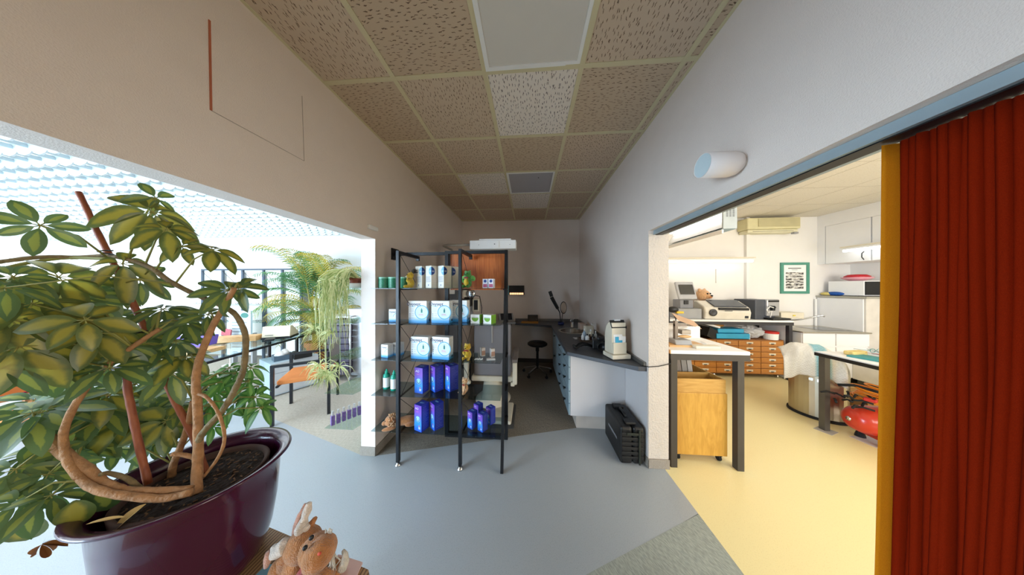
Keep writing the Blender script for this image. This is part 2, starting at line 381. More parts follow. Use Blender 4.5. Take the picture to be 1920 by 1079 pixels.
def ceil_light(x0, x1, y0, y1, label, m):
    z = cz(x0); t = thing('ceiling_light', label, 'ceiling light', ((x0 + x1) / 2, (y0 + y1) / 2, z), 0, 'square ceiling lights')
    b = MB()
    for q in ((x0 + .01, x1 - .01, y0 + .01, y0 + .035), (x0 + .01, x1 - .01, y1 - .035, y1 - .01), (x0 + .01, x0 + .035, y0 + .035, y1 - .035), (x1 - .035, x1 - .01, y0 + .035, y1 - .035)):
        b.box(*q, z - .008, z + .02)
    b.build('frame', M_white, t, True)
    MB().box(x0 + .035, x1 - .035, y0 + .035, y1 - .035, z - .003, z + .02).build('diffuser', m, t, True)
ceil_light(gx[2], gx[3], gy[3], gy[4], 'large square white ceiling light panel nearest the viewer', M_diff)
ceil_light(gx[2], gx[3], gy[6], gy[7], 'smaller looking grey ceiling light panel further down the corridor', mat('lamp_diffuser_grey', '#a8a6ac', .5, var=.01))
b = MB(); b.lathe([(.006, 0), (.006, .004)], (.12, 2.72, cz(.12) - .004), 8)
b.lathe([(.006, 0), (.006, .004)], (-.83, 3.93, cz(-.83) - .004), 8)
struct(b.build('ceiling_screw_holes', M_ink))
# workshop ceiling
wt = MB().box(XR2, XW, YFW, YB, HC - .06, HC); struct(wt.build('ceiling_workshop', M_wtile))
gb = MB()
for i in range(8): gb.box(XR2 + .5 + i * .62 - .0015, XR2 + .5 + i * .62 + .0015, YFW, YB, HC - .0612, HC - .06)
for i in range(10): gb.box(XR2, XW, -1.2 + i * .62 - .0015, -1.2 + i * .62 + .0015, HC - .0612, HC - .06)
struct(gb.build('ceiling_workshop_joints', mat('tile_joint', '#a79f90', .9)))
# shop ceiling: slab, perimeter and louvres
S('ceiling_shop', [(XS, XL2, YF, YB, 2.98, 3.06)], M_white)
lb = MB(); px_, py_ = .15, .163
nx, ny = int((XL2 - .05 - XS) / px_), int((YB - YF) / py_)
for j in range(ny):
    y = YF + .1 + j * py_
    if y > YB - .02: continue
    for i in range(nx):
        x = XL2 - .03 - i * px_
        if x < -11.5 or y < -1.0: continue
        pr = [(0, 0), (.12, -.020), (.5, -.036), (.88, -.020), (1, 0)]
        vs = []
        for k, (a, dz) in enumerate(pr):
            xx = x - a * px_; th = .012 + .02 * (1 - abs(2 * a - 1))
            vs += [(xx, y - .006, HS + dz), (xx, y + th * .3, HS + dz + .004), (xx, y - .028, HS + .055), (xx, y + .03, HS + .055)]
        fs = []
        for k in range(4):
            a, c = k * 4, k * 4 + 4
            fs += [(a, a + 1, c + 1, c), (a, c, c + 2, a + 2), (a + 1, a + 3, c + 3, c + 1)]
        lb.add(vs, fs)
        lb.cur = 1; lb.box(x - .003, x + .003, y + .008, y + py_ - .02, HS + .012, HS + .045); lb.cur = 0
struct(lb.build('ceiling_shop_louvres', [mat('louvre_white', '#dfe8ea', .3, var=.01), mat('louvre_blade', '#c6d4d8', .3)], smooth=False))
# ventilation hatch outlined on the left wall, small white sensor box
b = MB()
h = [pX(392, 38, XL), pX(395, 207, XL), pX(570, 302, XL), pX(566, 180, XL)]
for a, c, m_ in ((0, 1, 1), (1, 2, 0), (2, 3, 0)):
    b.cur = m_
    p, q = h[a], h[c]; b.bar(p + V(.001, 0, 0), q + V(.001, 0, 0), .002 if m_ == 0 else .006, .002 if m_ == 0 else .006)
struct(b.build('trim_2', [mat('hatch_joint', '#a3968a', .9), mat('hatch_orange_edge', '#b5694c', .9)]))
p = pX(697, 428, XL)
o = MB().cbox((XL + .012, p.y, p.z), (.024, .11, .035)).build('wall_sensor', M_white, bev=.005)
tag(o, 'small white rectangular sensor box on the left wall above the shelf rack', 'sensor')
# wall lamp on the right wall
p = pX(1388, 308, XR); r = .056
t = thing('wall_lamp', 'white tubular wall lamp on the right wall above the workshop opening', 'wall lamp', (XR, p.y, p.z))
M_lamp = mat('lamp_white', '#e9ddd6', .4, var=.01)
prof = [(.03, 0), (r * .55, .002), (r * .85, .018), (r, .045), (r, .17), (r - .004, .17), (r - .004, .10)]
Mr = Matrix.Rotation(-pi / 2, 4, 'Y')
MB().lathe(prof, (0, 0, 0), 32, M=Mr).build('shade', M_lamp, t, smooth=True)
MB().lathe([(r - .004, .166), (r - .004, .169)], (0, 0, 0), 32, M=Mr).build('lens', mat('lamp_lens', '#c8d8dc', .3), t)
MB().lathe([(.032, .0), (.032, .006)], (0, 0, 0), 20, M=Mr).build('wall_plate', M_white, t)
# curtain rail under the right lintel
o = MB().box(XR + .035, XR2 - .02, .2, YJR - .01, ZR - .035, ZR - .001)
o.cur = 1; o.box(XR + .05, XR2 - .05, .2, YJR - .012, ZR - .039, ZR - .035)
o = o.build('curtain_rail', [mat('rail_blue_grey', '#9fb0b8', .35, metal=.3), M_blackp]); tag(o, 'blue grey metal curtain rail under the lintel of the workshop opening', 'curtain rail')
# curtain
def curtain():
    t = thing('curtain', 'gathered red curtain with an ochre edge hanging from the rail at right', 'curtain', (1.08, .6, 0))
    ys = .735; pitch = .0148; n = 46
    # pleats: rows from top to bottom
    rows = 26
    b = MB(); vs = []; fs = []; m = n * 6 + 1
    rnd = [random.uniform(.6, 1.15) for _ in range(n + 2)]
    wob = [random.uniform(-1, 1) for _ in range(n + 2)]
    for r_ in range(rows):
        fz = r_ / (rows - 1); z = ZR - .042 - fz * 1.935
        for i in range(m):
            k = i / 6; kk = int(k); amp = .042 * rnd[kk] * (1 + .1 * sin(fz * 7 + kk))
            ph = (k - kk)
            tri = (1 - cos(2 * pi * ph)) / 2
            tri = tri ** .7
            y = ys - k * pitch - .004 * sin(fz * 5 + wob[kk] * 3) * min(1, fz * 3) + .03 * fz * fz
            x = 1.125 - amp * tri - .0 * fz + .004 * wob[kk] * sin(fz * 9 + kk)
            vs.append((x, y + .006 * sin(2 * pi * ph), z))
    for r_ in range(rows - 1):
        for i in range(m - 1):
            a = r_ * m + i; fs.append((a, a + 1, a + m + 1, a + m))
    b.add(vs, fs); b.build('cloth', fabric('red_curtain_cloth', '#7c1900', '#8a2002'), t, True, smooth=True, solid=.0012)
    b = MB(); vs = []; fs = []
    for r_ in range(rows):
        fz = r_ / (rows - 1); z = ZR - .042 - fz * 1.935
        for i in range(7):
            a = i / 6
            vs.append((1.128 - .055 * a + .0015 * sin(fz * 6 + a * 3), ys + .008 + .0145 * (a) * .6 + .030 * fz * fz - .003 * sin(a * pi), z))
    for r_ in range(rows - 1):
        for i in range(6): a = r_ * 7 + i; fs.append((a, a + 1, a + 8, a + 7))
    b.add(vs, fs); b.build('lining', fabric('ochre_curtain_lining', '#cf7c10', '#dc8c1a'), t, True, smooth=True, solid=.0012)
def fabric(name, c1, c2):
    m, nt, b = nodes(name); L = nt.links.new
    tc = N(nt, 'ShaderNodeTexCoord'); w1 = N(nt, 'ShaderNodeTexNoise', Scale=900.0); L(tc.outputs['Object'], w1.inputs['Vector'])
    r = ramp(nt, [(.4, c1), (.6, c2)], w1.outputs['Fac']); L(r.outputs[0], b.inputs['Base Color']); b.inputs['Roughness'].default_value = .9; b.inputs['Specular IOR Level'].default_value = .08
    bp = N(nt, 'ShaderNodeBump', Strength=.3, Distance=.001); L(w1.outputs['Fac'], bp.inputs['Height']); L(bp.outputs[0], b.inputs['Normal'])
    tr = N(nt, 'ShaderNodeBsdfTranslucent'); L(r.outputs[0], tr.inputs[0]); ms = N(nt, 'ShaderNodeMixShader'); ms.inputs[0].default_value = .25
    L(b.outputs[0], ms.inputs[1]); L(tr.outputs[0], ms.inputs[2]); L(ms.outputs[0], nt.nodes['Material Output'].inputs[0])
    return m
curtain()
# ---------------------------------------------------------------- shelf rack in the corridor
YR = 1.78; YRB = 2.14; XA, XB_, XC = -1.107, -.568, -.218
SZ = [1.504, 1.197, .883, .577, .268]; TH = .006
rk = thing('shelf_rack', 'black steel display rack with five smoked glass shelves in the corridor', 'shelf rack', (-.7, 1.95, 0))
def post(x, top=1.822):
    o = MB().box(x - .012, x + .012, YR - .014, YR + .014, .03, top).build('post', M_black, rk, True)
    MB().lathe([(.026, 0), (.026, .008), (.018, .014), (.008, .03)], (x, YR, 0), 16).build('foot', M_chrome, o, True, smooth=True)
post(XA); post(XB_, 1.83)
for x, z in ((XA, 1.81), (XB_, 1.82)):
    MB().box(x - .012, x + .012, YR + .014, YRB - .035, z - .014, z + .012).cbox((x, YRB - .03, z - .012), (.03, .02, .045)).build('top_bar', M_black, rk, True)
MB().box(XL + .014, -.80, YRB - .012, YRB + .012, 1.835, 1.865).build('wall_bar', M_black, rk, True)
o = MB().box(XL + .001, XL + .014, YRB - .055, YRB + .055, 1.79, 1.905).build('wall_plate', M_black, rk, True)
for dy in (-.035, .035):
    for dz in (-.035, .035): MB().lathe([(.006, 0), (.006, .003)], (XL + .0145, YRB + dy, 1.848 + dz), 8, M=Matrix.Rotation(pi / 2, 4, 'Y')).build('bolt', M_dark, o, True)
fr = MB()
fr.box(-.835, -.80, YRB - .016, YRB + .016, .02, 1.875)
fr.box(-.235, -.205, YRB - .016, YRB + .016, .02, 1.875)
fr.box(-.80, -.235, YRB - .016, YRB + .016, 1.845, 1.875)
fr.box(-.80, -.235, YRB - .016, YRB + .016, .02, .062)
fr.build('rear_frame', M_black, rk, True)
MB().bar((XC, YRB - .03, 1.87), (XC, YR - .012, 0), .024, .028).build('slanted_leg', M_black, rk, True)
for x in (-.7, -.52, -.34): MB().lathe([(.005, 0), (.004, .003)], (x, YRB - .0165, .04), 8, M=Matrix.Rotation(pi / 2, 4, 'X')).build('bolt', M_chrome, rk, True)
for k, z in enumerate(SZ):
    b = MB()
    b.box(-1.362, -.235, YR + .016, 2.075, z - TH, z)
    b.build('glass_shelf', M_smoke, rk, True)
    for x in (XA, XB_):
        MB().box(x - .006, x + .006, YR + .014, 2.09, z - TH - .010, z - TH).build('shelf_bracket', M_black, rk, True)
zz = [1.80] + SZ
for x in (XA, XB_):
    for k in range(5):
        if x == XB_ and k == 1: continue
        a, c = zz[k] - .02, zz[k + 1] + .005
        MB().tube([(x + .016, YR + .01, a), (x + .016, YRB - .05, c)], .0022, 5).build('brace_wire', M_black, rk, True)
        if k in (2, 3): MB().tube([(x + .020, YR + .01, c), (x + .020, YRB - .05, a - .01)], .0022, 5).build('brace_wire', M_black, rk, True)
for z in SZ:
    MB().box(-.235, -.2, YR + .2, 2.12, z - TH - .012, z - TH - .001).build('shelf_bracket', M_black, rk, True)
# red brown wooden panel fixed behind the rack
o = MB().box(-.79, -.24, YRB + .018, YRB + .036, 1.485, 1.845).build('wooden_backboard', M_redw)
tag(o, 'glossy red brown wooden panel behind the top right of the rack', 'panel')

# ---------------------------------------------------------------- products
# printed cartons: body + prints as parts; origin at the base centre, front faces -Y
C_ox = grad('carton_white_blue', 2, [(0, '#2b86c8'), (.10, '#4aa2dc'), (.28, '#dfe9ef'), (1, '#eceae6')])
C_oxs = grad('carton_side', 2, [(0, '#2277bb'), (.08, '#3c95d2'), (.2, '#dfe2e4'), (1, '#e6e4e2')])
I_blue = mat('ink_blue', '#243a63', .6); I_cy = mat('ink_cyan', '#3aa6cf', .6); I_red = mat('ink_pale_red', '#d9606a', .6)
I_teal = mat('ink_teal', '#127a74', .5); I_lb = mat('ink_pale_blue', '#9ed6ec', .6); I_navy = mat('ink_navy', '#1d3f86', .6)
I_grey = mat('ink_grey', '#8f9499', .7); I_green = mat('ink_green', '#6ea52a', .6); I_white = mat('ink_white', '#f0f0f4', .6)
def disc(r, x, z, y, r2=0, a0=0, a1=2 * pi, n=28):
    b = MB(); vs = []; fs = []
    for i in range(n + 1):
        a = a0 + (a1 - a0) * i / n
        vs += [(x + r * cos(a), y, z + r * sin(a)), (x + r2 * cos(a), y, z + r2 * sin(a))]
    for i in range(n): fs.append((2 * i, 2 * i + 1, 2 * i + 3, 2 * i + 2))
    b.add(vs, fs); return b
def carton(name, wx, dy, h, m, label, group, cat='box'):
    t = thing(name, label, cat, (0, 0, -50), 0, group)
    MB().box(-wx / 2, wx / 2, -dy / 2, dy / 2, 0, h).build('carton', m, t, bev=.0008, seg=1)
    return t
def lines(b, x0, x1, z0, z1, n, y=None, x=None, th=.0012, rag=.3):
    for i in range(n):
        z = z0 + (z1 - z0) * i / max(1, n - 1); e = x1 - (x1 - x0) * random.uniform(0, rag)
        if x is None: b.box(x0, e, y - .0004, y, z, z + th)
        else: b.box(x, x + .0004, x0, e, z, z + th)
OXG = 'large white and blue cartons on the rack'
ox = carton('solution_carton', .165, .075, .195, C_ox, '', OXG)
text('brand_print', 'Oxysept', .036, I_blue, ox, face_M(-.035, -.0377, .166), bold=.0006)
text('brand_print', 'Comfort', .017, I_cy, ox, face_M(-.048, -.0377, .146))
b = disc(.062, .038, .095, -.0378, .056); b.build('ring_print', I_cy, ox)
b = disc(.055, .038, .095, -.0377); b.build('disc_print', mat('ink_faint_blue', '#d5ecf5', .6), ox)
b = MB(); b.box(.031, .045, -.0384, -.0376, .092, .120); b.box(.035, .041, -.0384, -.0376, .12, .131); b.build('bottle_print', I_teal, ox)
b = MB(); lines(b, .012, .066, .068, .080, 3, y=-.0381, th=.002); b.build('red_print', I_red, ox)
b = MB(); lines(b, -.072, -.03, .1, .128, 4, y=-.0377); lines(b, -.056, -.025, .045, .08, 3, y=-.0377, th=.0018); b.build('small_print', I_grey, ox)
b = MB()
for z in (.045, .062, .079): b.box(-.072, -.066, -.0379, -.0375, z - .003, z + .004)
b.build('bullet_print', I_blue, ox)
b = MB(); lines(b, -.03, .03, .05, .17, 11, x=.0826, th=.0016); b.build('side_print', I_grey, ox)
b = MB()
for i in range(9): b.box(.0826, .083, .005 + i * .003, .0062 + i * .003 + (i % 3) * .0004, .012, .032)
b.build('barcode', M_ink, ox)
def place(proto, u, v, z, rz, label, du=0):
    p = pz(u, v, z) if abs(v - 539.5) > 8 else None
    return dup(proto, (p.x, p.y, z + .0004), rz, label)
def putY(proto, u, Y, z, rz, label):
    p = pY(u, 540, Y); return dup(proto, (p.x, Y, z + .0004), rz, label)
putY(ox, 787, 1.885, SZ[1], R(-1), 'white and blue lens care carton, leftmost of three on the second shelf')
putY(ox, 829, 1.90, SZ[1], R(-3), 'white and blue lens care carton, middle of three on the second shelf')
putY(ox, 862, 1.985, SZ[1], R(-4), 'white and blue lens care carton, partly hidden by the post on second shelf')
putY(ox, 791, 1.88, SZ[2], R(-6), 'white and blue lens care carton left of its twin on the third shelf')
putY(ox, 830, 1.885, SZ[2], R(-9), 'white and blue lens care carton right of its twin on the third shelf')
sx = carton('eye_drop_carton', .075, .06, .115, C_ox, '', 'small white and blue cartons on the rack')
text('brand_print', 'Oxysept', .017, I_blue, sx, face_M(-.004, -.0302, .09), bold=.0004)
b = disc(.042, .042, .04, -.0303, .038, R(95), R(170)); b.build('arc_print', I_cy, sx)
b = MB(); lines(b, -.03, .0, .05, .075, 4, y=-.0302); b.build('small_print', I_grey, sx)
b = MB(); lines(b, -.02, .02, .03, .1, 8, x=.0376); b.build('side_print', I_grey, sx)
putY(sx, 740, 1.93, SZ[1], R(4), 'small white and blue carton standing alone at left of the second shelf')
putY(sx, 726, 1.89, SZ[2], R(-12), 'small white and blue carton at the far left of the third shelf')
putY(sx, 747, 1.95, SZ[2], R(-8), 'small white and blue carton behind the left post on the third shelf')
# tall cartons with a blue disc
cc = carton('lens_carton', .082, .082, .197, mat('carton_cream', '#dcd8cc', .5), '', 'cream cartons with blue discs on the top shelf')
def half(x, y, rz, nm, m, a0, a1):
    b = MB(); q = disc(.036, 0, .150, 0, 0, a0, a1); Mx = Matrix.Translation((x, y, 0)) @ Matrix.Rotation(rz, 4, 'Z')
    b.M = Mx; b.add(q.v, q.f); return b.build(nm, m, cc)
half(.041, -.0414, 0, 'left_disc', mat('ink_sky', '#79b4cc', .5), pi / 2, pi * 1.5)
half(.0414, -.041, pi / 2, 'right_disc', I_navy, -pi / 2, pi / 2)
text('brand_print', 'oc', .026, I_white, cc, face_M(.026, -.042, .15))
text('brand_print', 'cc', .026, I_white, cc, face_M(.042, -.022, .15, pi / 2))
b = MB(); lines(b, -.033, .033, .055, .10, 6, y=-.0412, th=.002); b.build('small_print', I_navy, cc)
b = MB(); lines(b, -.033, .033, .03, .12, 9, x=.0412, th=.001); b.build('side_print', mat('ink_ochre', '#c79a66', .6), cc)
b = MB(); b.box(-.004, .004, -.0414, -.041, .02, .034); b.build('mark', I_navy, cc)
for u, Y, rz, l in ((792, 1.93, -24, 'cream carton with pale blue half disc, leftmost on the top shelf'), (811, 1.90, -31, 'cream carton with two tone blue disc, second from left on the top shelf'),
                    (834, 1.90, -32, 'cream carton with dark blue disc, third from left on the top shelf'), (850, 1.99, -34, 'cream carton half hidden behind another at right on the top shelf')):
    putY(cc, u, Y, SZ[0], R(rz), l)
# purple blue cartons
C_ao = grad('carton_purple_blue', 2, [(0, '#1c4fc4'), (.30, '#2f8fe0'), (.5, '#4a6ad0'), (.72, '#7d4fc0'), (1, '#6a3fae')])
C_aos = mat('carton_royal_blue', '#2236a8', .35)
def ao_proto(name, w_, h, group):
    t = thing(name, '', 'box', (0, 0, -50), 0, group)
    MB().box(-w_ / 2, w_ / 2, -w_ / 2, w_ / 2, 0, h).build('carton', C_aos, t, bev=.0008, seg=1)
    e = w_ / 2 + .0004
    MB().box(-w_ / 2 + .001, w_ / 2 - .001, -e, -w_ / 2, .001, h - .001).build('front_print', C_ao, t)
    k = w_ / .085
    text('brand_print', 'AO', .026 * k, I_white, t, face_M(-.012 * k, -e - .0004, h * .86))
    text('brand_print', 'SEPT', .014 * k, mat('ink_pink', '#e48cc8', .5), t, face_M(-.006 * k, -e - .0004, h * .74))
    text('top_print', 'SEPT', .022 * k, I_lb, t, Matrix.Translation((0, 0, h + .0004)))
    b = disc(.024 * k, 0, h * .47, -e - .0003); b.build('disc_print', I_lb, t)
    b = disc(.020 * k, 0, h * .47, -e - .0005, .014 * k, R(150), R(395)); b.build('swirl_print', I_navy, t)
    b = MB(); lines(b, .008 * k, .03 * k, h * .10, h * .16, 3, y=-e - .0003, th=.003 * k); b.build('label_print', I_white, t)
    b = MB(); b.box(.010 * k, .022 * k, -e - .0007, -e - .0002, h * .2, h * .235); b.build('red_mark', I_red, t)
    b = MB(); lines(b, -.03 * k, .034 * k, h * .1, h * .9, 14, x=e, th=.0016, rag=.5); b.build('side_print', mat('ink_violet', '#7c86dc', .5), t)
    return t
ao = ao_proto('peroxide_carton', .086, .225, 'tall purple and blue cartons on the rack')
for u, v, k, rz, l in ((791, 734, 3, -12, 'tall purple blue carton, leftmost of three on the fourth shelf'), (819, 731, 3, -36, 'tall purple blue carton, middle of three on the fourth shelf'),
                       (847, 730, 3, -40, 'tall purple blue carton, rightmost of three on the fourth shelf'), (791, 804, 4, -21, 'tall purple blue carton left of its twin on the lowest shelf'),
                       (819, 801, 4, -40, 'tall purple blue carton right of its twin on the lowest shelf')):
    place(ao, u, v, SZ[k], R(rz), l)
aos = ao_proto('small_peroxide_carton', .062, .148, 'small purple and blue cartons on the lowest shelf')
for u, v, rz, l in ((886, 801, -33, 'small purple blue carton, front left of four on the lowest shelf'), (905, 806, -34, 'small purple blue carton, frontmost of four on the lowest shelf'),
                    (897, 786, -32, 'small purple blue carton, hidden behind two others on the lowest shelf'), (920, 793, -38, 'small purple blue carton, rightmost of four on the lowest shelf')):
    place(aos, u, v, SZ[4], R(rz), l)
# small green and white cartons
gr = carton('green_carton', .082, .075, .078, mat('carton_white', '#e9ebe4', .5), '', 'white and lime green cartons on the second shelf')
MB().box(.041, .0415, -.037, .037, .001, .077).build('side_print', I_green, gr)
disc(.032, 0, .05, -.0379, 0, pi, 2 * pi).build('half_disc', I_green, gr)
b = MB(); b.box(-.03, .03, -.0379, -.0375, .053, .056); b.box(-.036, -.030, -.0379, -.0375, .012, .018); b.build('small_print', I_grey, gr)
putY(gr, 894, 1.90, SZ[1], R(-10), 'white and lime green carton left of its twin on the second shelf')
putY(gr, 918, 1.885, SZ[1], R(-24), 'white and lime green carton right of its twin on the second shelf')
# pair of colourful small boxes on the top shelf
pr = carton('lens_box', .046, .05, .082, mat('carton_pale', '#d9d6dc', .5), '', 'pale small boxes on the top shelf')
disc(.013, 0, .062, -.0253).build('disc_print', I_navy, pr)
b = MB(); b.box(-.018, .018, -.0255, -.025, .008, .036); b.build('label_print', mat('ink_rose', '#b0506e', .5), pr)
putY(pr, 911, 1.93, SZ[0], R(-4), 'pale small box with a dark disc, left of a pair on the top shelf')
putY(pr, 922, 1.915, SZ[0], R(-8), 'pale small box with a dark disc, right of a pair on the top shelf')
# two small boxes, leaflet and clips on the third shelf
sb = carton('drops_box', .036, .036, .075, mat('carton_offwhite', '#d6cfc8', .5), '', 'small pale boxes at right of the third shelf')
MB().box(-.0178, .0178, -.0184, -.018, .01, .05).build('label_print', mat('ink_tan', '#b08a78', .6), sb)
putY(sb, 905, 1.98, SZ[2], R(40), 'small brown and white box left of its white twin on the third shelf')
o = putY(sb, 923, 1.96, SZ[2], R(35), 'small white box nearest the right end of the third shelf')
p = pY(921, 540, 1.90); o = MB().cbox((p.x, 1.885, SZ[2] + .003), (.075, .045, .005), .2).build('leaflet', M_paper); tag(o, 'flat pale leaflet lying at the right of the third shelf', 'leaflet')
p = pY(897, 540, 1.86)
b = MB()
for i in range(6): b.tube([(p.x - .03 + i * .012, 1.85, SZ[2] + .004), (p.x - .025 + i * .012, 1.862, SZ[2] + .012 + .004 * (i % 2)), (p.x - .022 + i * .011, 1.875, SZ[2] + .004)], .0032, 6)
o = b.build('lens_case', M_paper, smooth=True); tag(o, 'small white plastic lens clips in a heap on the third shelf', 'lens case')
# green tins
tin = thing('green_tin', '', 'tin', (0, 0, -50), 0, 'green tins on the top shelf')
MB().lathe([(.043, 0), (.045, .003), (.045, .092), (.043, .095)], (0, 0, 0), 28).build('body', mat('tin_green', '#2f7a5a', .4, var=.3, scale=90), tin, smooth=False)
MB().lathe([(.0455, .088), (.0455, .099), (.040, .101)], (0, 0, 0), 28).build('lid', mat('tin_lid', '#86bfa4', .4), tin)
for u, l in ((720, 'green tin furthest left on the top shelf'), (738.5, 'green tin second from left on the top shelf'), (756, 'green tin behind the left post on the top shelf')):
    putY(tin, u, 1.92, SZ[0], random.random(), l)
# teal bottles
bo = thing('teal_bottle', '', 'bottle', (0, 0, -50), 0, 'teal bottles on the fourth shelf')
MB().lathe([(.024, 0), (.029, .004), (.029, .118), (.026, .132), (.012, .145), (.012, .15)], (0, 0, 0), 24).build('body', mat('bottle_teal', '#1f9c84', .25), bo, smooth=True)
MB().lathe([(.015, .15), (.015, .158), (.008, .162), (.007, .178), (.003, .18)], (0, 0, 0), 16).build('cap', mat('cap_teal', '#2cb89a', .3), bo, smooth=True)
b = MB(); b.lathe([(.0294, .02), (.0294, .108)], (0, 0, 0), 24); b.f = b.f[:12]; b.mi = b.mi[:12]; b.build('label', M_paper, bo, smooth=True)
b = MB(); b.lathe([(.0296, .03), (.0296, .1)], (0, 0, 0), 24); b.f = b.f[15:19]; b.mi = b.mi[15:19]; b.build('label_stripe', I_blue, bo)
place(bo, 725, 729, SZ[3], R(190), 'teal plastic bottle with white label at the left end of the fourth shelf')
place(bo, 739, 732, SZ[3], R(180), 'teal plastic bottle beside the left post on the fourth shelf')
# plush toys
def eye(t, x, y, z, r=.004): MB().ell((x, y, z), r).build('eye', M_blackp, t, smooth=True)
def plushm(n, c): return mat(n, c, .95, var=.18, scale=60, bump=.8, bscale=260, sheen=.4)
P_y = plushm('plush_yellow', '#d9b428'); P_br = plushm('plush_brown', '#c0824e'); P_tan = plushm('plush_tan', '#d8a878')
P_gr = plushm('plush_green', '#3f8f3a'); P_bl = plushm('plush_black', '#1c1a16'); P_red = plushm('plush_red', '#a02018'); P_wh = plushm('plush_white', '#e4dccc')
def sit_bear(name, label, m, h, loc, rz, bow=P_red, muz=None, ears=.16):
    t = thing(name, label, 'plush toy', loc, rz); k = h
    b = MB(); b.ell((0, 0, .28 * k), (.22 * k, .19 * k, .28 * k)); b.ell((0, -.03 * k, .72 * k), (.2 * k, .19 * k, .19 * k))
    b.ell((0, -.2 * k, .67 * k), (.10 * k, .09 * k, .075 * k))
    for s_ in (-1, 1):
        b.ell((s_ * .135 * k, -.01 * k, .88 * k), (.062 * k, .04 * k, .062 * k))
        b.ell((s_ * .20 * k, -.12 * k, .38 * k), (.065 * k, .08 * k, .15 * k), (0.6, s_ * -.2, 0))
        b.ell((s_ * .15 * k, -.22 * k, .095 * k), (.09 * k, .17 * k, .095 * k), (0, 0, s_ * .25))
    b.build('body', m, t, remesh=.0035)
    eye(t, -.07 * k, -.205 * k, .77 * k, .026 * k); eye(t, .07 * k, -.205 * k, .77 * k, .026 * k)
    MB().ell((0, -.285 * k, .70 * k), (.045 * k, .03 * k, .03 * k)).build('nose', M_blackp, t, smooth=True)
    b = MB()
    for s_ in (-1, 1): b.ell((s_ * .075 * k, -.19 * k, .545 * k), (.08 * k, .03 * k, .045 * k), (0, s_ * .3, 0))
    b.ell((0, -.2 * k, .545 * k), .03 * k); b.build('bow', bow, t, smooth=True)
    if muz: MB().ell((0, -.215 * k, .665 * k), (.09 * k, .085 * k, .065 * k)).build('muzzle', muz, t, smooth=True)
    return t
p = pz(879, 672, SZ[2]); sit_bear('yellow_plush_bear', 'yellow plush bear with a red bow sitting on the third shelf', P_y, .15, (p.x, 1.87, SZ[2] + .001), R(-12))
p = pz(874, 733, SZ[3]); sit_bear('tan_plush_bear', 'small tan plush bear with red scarf behind the post on the fourth shelf', P_tan, .145, (p.x, 1.90, SZ[3] + .001), R(-30), muz=P_wh)
p = pY(770, 540, 1.87)
t = sit_bear('yellow_plush_horse', 'yellow plush animal with black tufted mane on the top shelf', P_y, .155, (p.x, 1.875, SZ[0] + .001), R(-50), bow=P_y, muz=P_wh)
b = MB()
for i in range(26):
    a = random.uniform(0, 2 * pi); e = random.uniform(0, 1.2)
    c = V(0, .01, .135); d = V(cos(a) * cos(e), sin(a) * cos(e) * .6 + .4, sin(e)); b.tube([c, c + d * .028, c + d * .045 + V(0, .004, -.004)], [.008, .006, .001], 5)
b.build('mane', P_bl, t, smooth=True)
p = pY(877, 540, 1.88)
t = sit_bear('green_plush_dragon', 'green, red and yellow plush dragon behind the second post on the top shelf', P_gr, .165, (p.x, 1.885, SZ[0] + .001), R(-18))
MB().ell((0, -.022, .05), (.024, .022, .034)).build('belly', P_y, t, smooth=True)
for s_ in (-1, 1): MB().ell((s_ * .045, .005, .085), (.03, .008, .024), (0, s_ * .5, 0)).build('wing', plushm('plush_lime', '#6fbf5a'), t, smooth=True)
b = MB()
for i in range(5): b.tube([(0, .02 + i * .003, .150 - i * .02), (0, .04, .158 - i * .022)], [.008, .001], 5)
b.build('crest', plushm('plush_dark_green', '#1c5a26'), t, smooth=True)
# lying lion
p = pz(748, 796, SZ[4])
t = thing('plush_lion', 'light brown plush lion lying at the left of the lowest shelf', 'plush toy', (p.x, p.y - .03, SZ[4] + .001), R(-62))
b = MB(); b.ell((0, .07, .036), (.045, .10, .036)); b.ell((0, -.055, .062), (.045, .042, .045)); b.ell((0, -.10, .05), (.022, .02, .018))
for s_ in (-1, 1):
    b.ell((s_ * .045, -.06, .017), (.018, .055, .017)); b.ell((s_ * .052, .12, .02), (.022, .055, .02)); b.ell((s_ * .038, -.035, .098), (.012, .008, .014))
b.tube([(0, .16, .03), (.02, .2, .05), (.03, .215, .075)], [.009, .007, .009], 8)
b.build('body', P_br, t, remesh=.0035)
b = MB()
for i in range(110):
    a = random.uniform(0, 2 * pi); q = random.uniform(-.06, -.01); c = V(cos(a) * .036, q, .064 + sin(a) * .038)
    b.tube([c, c + V(cos(a) * .016, random.uniform(-.012, .012), sin(a) * .016), c + V(cos(a) * .024, random.uniform(-.01, .01) , sin(a) * .022 - .004)], [.007, .005, .001], 4)
b.build('mane', P_tan, t, smooth=True)
eye(t, -.02, -.09, .076, .005); eye(t, .02, -.09, .076, .005); MB().ell((0, -.119, .054), (.008, .005, .005)).build('nose', P_bl, t)

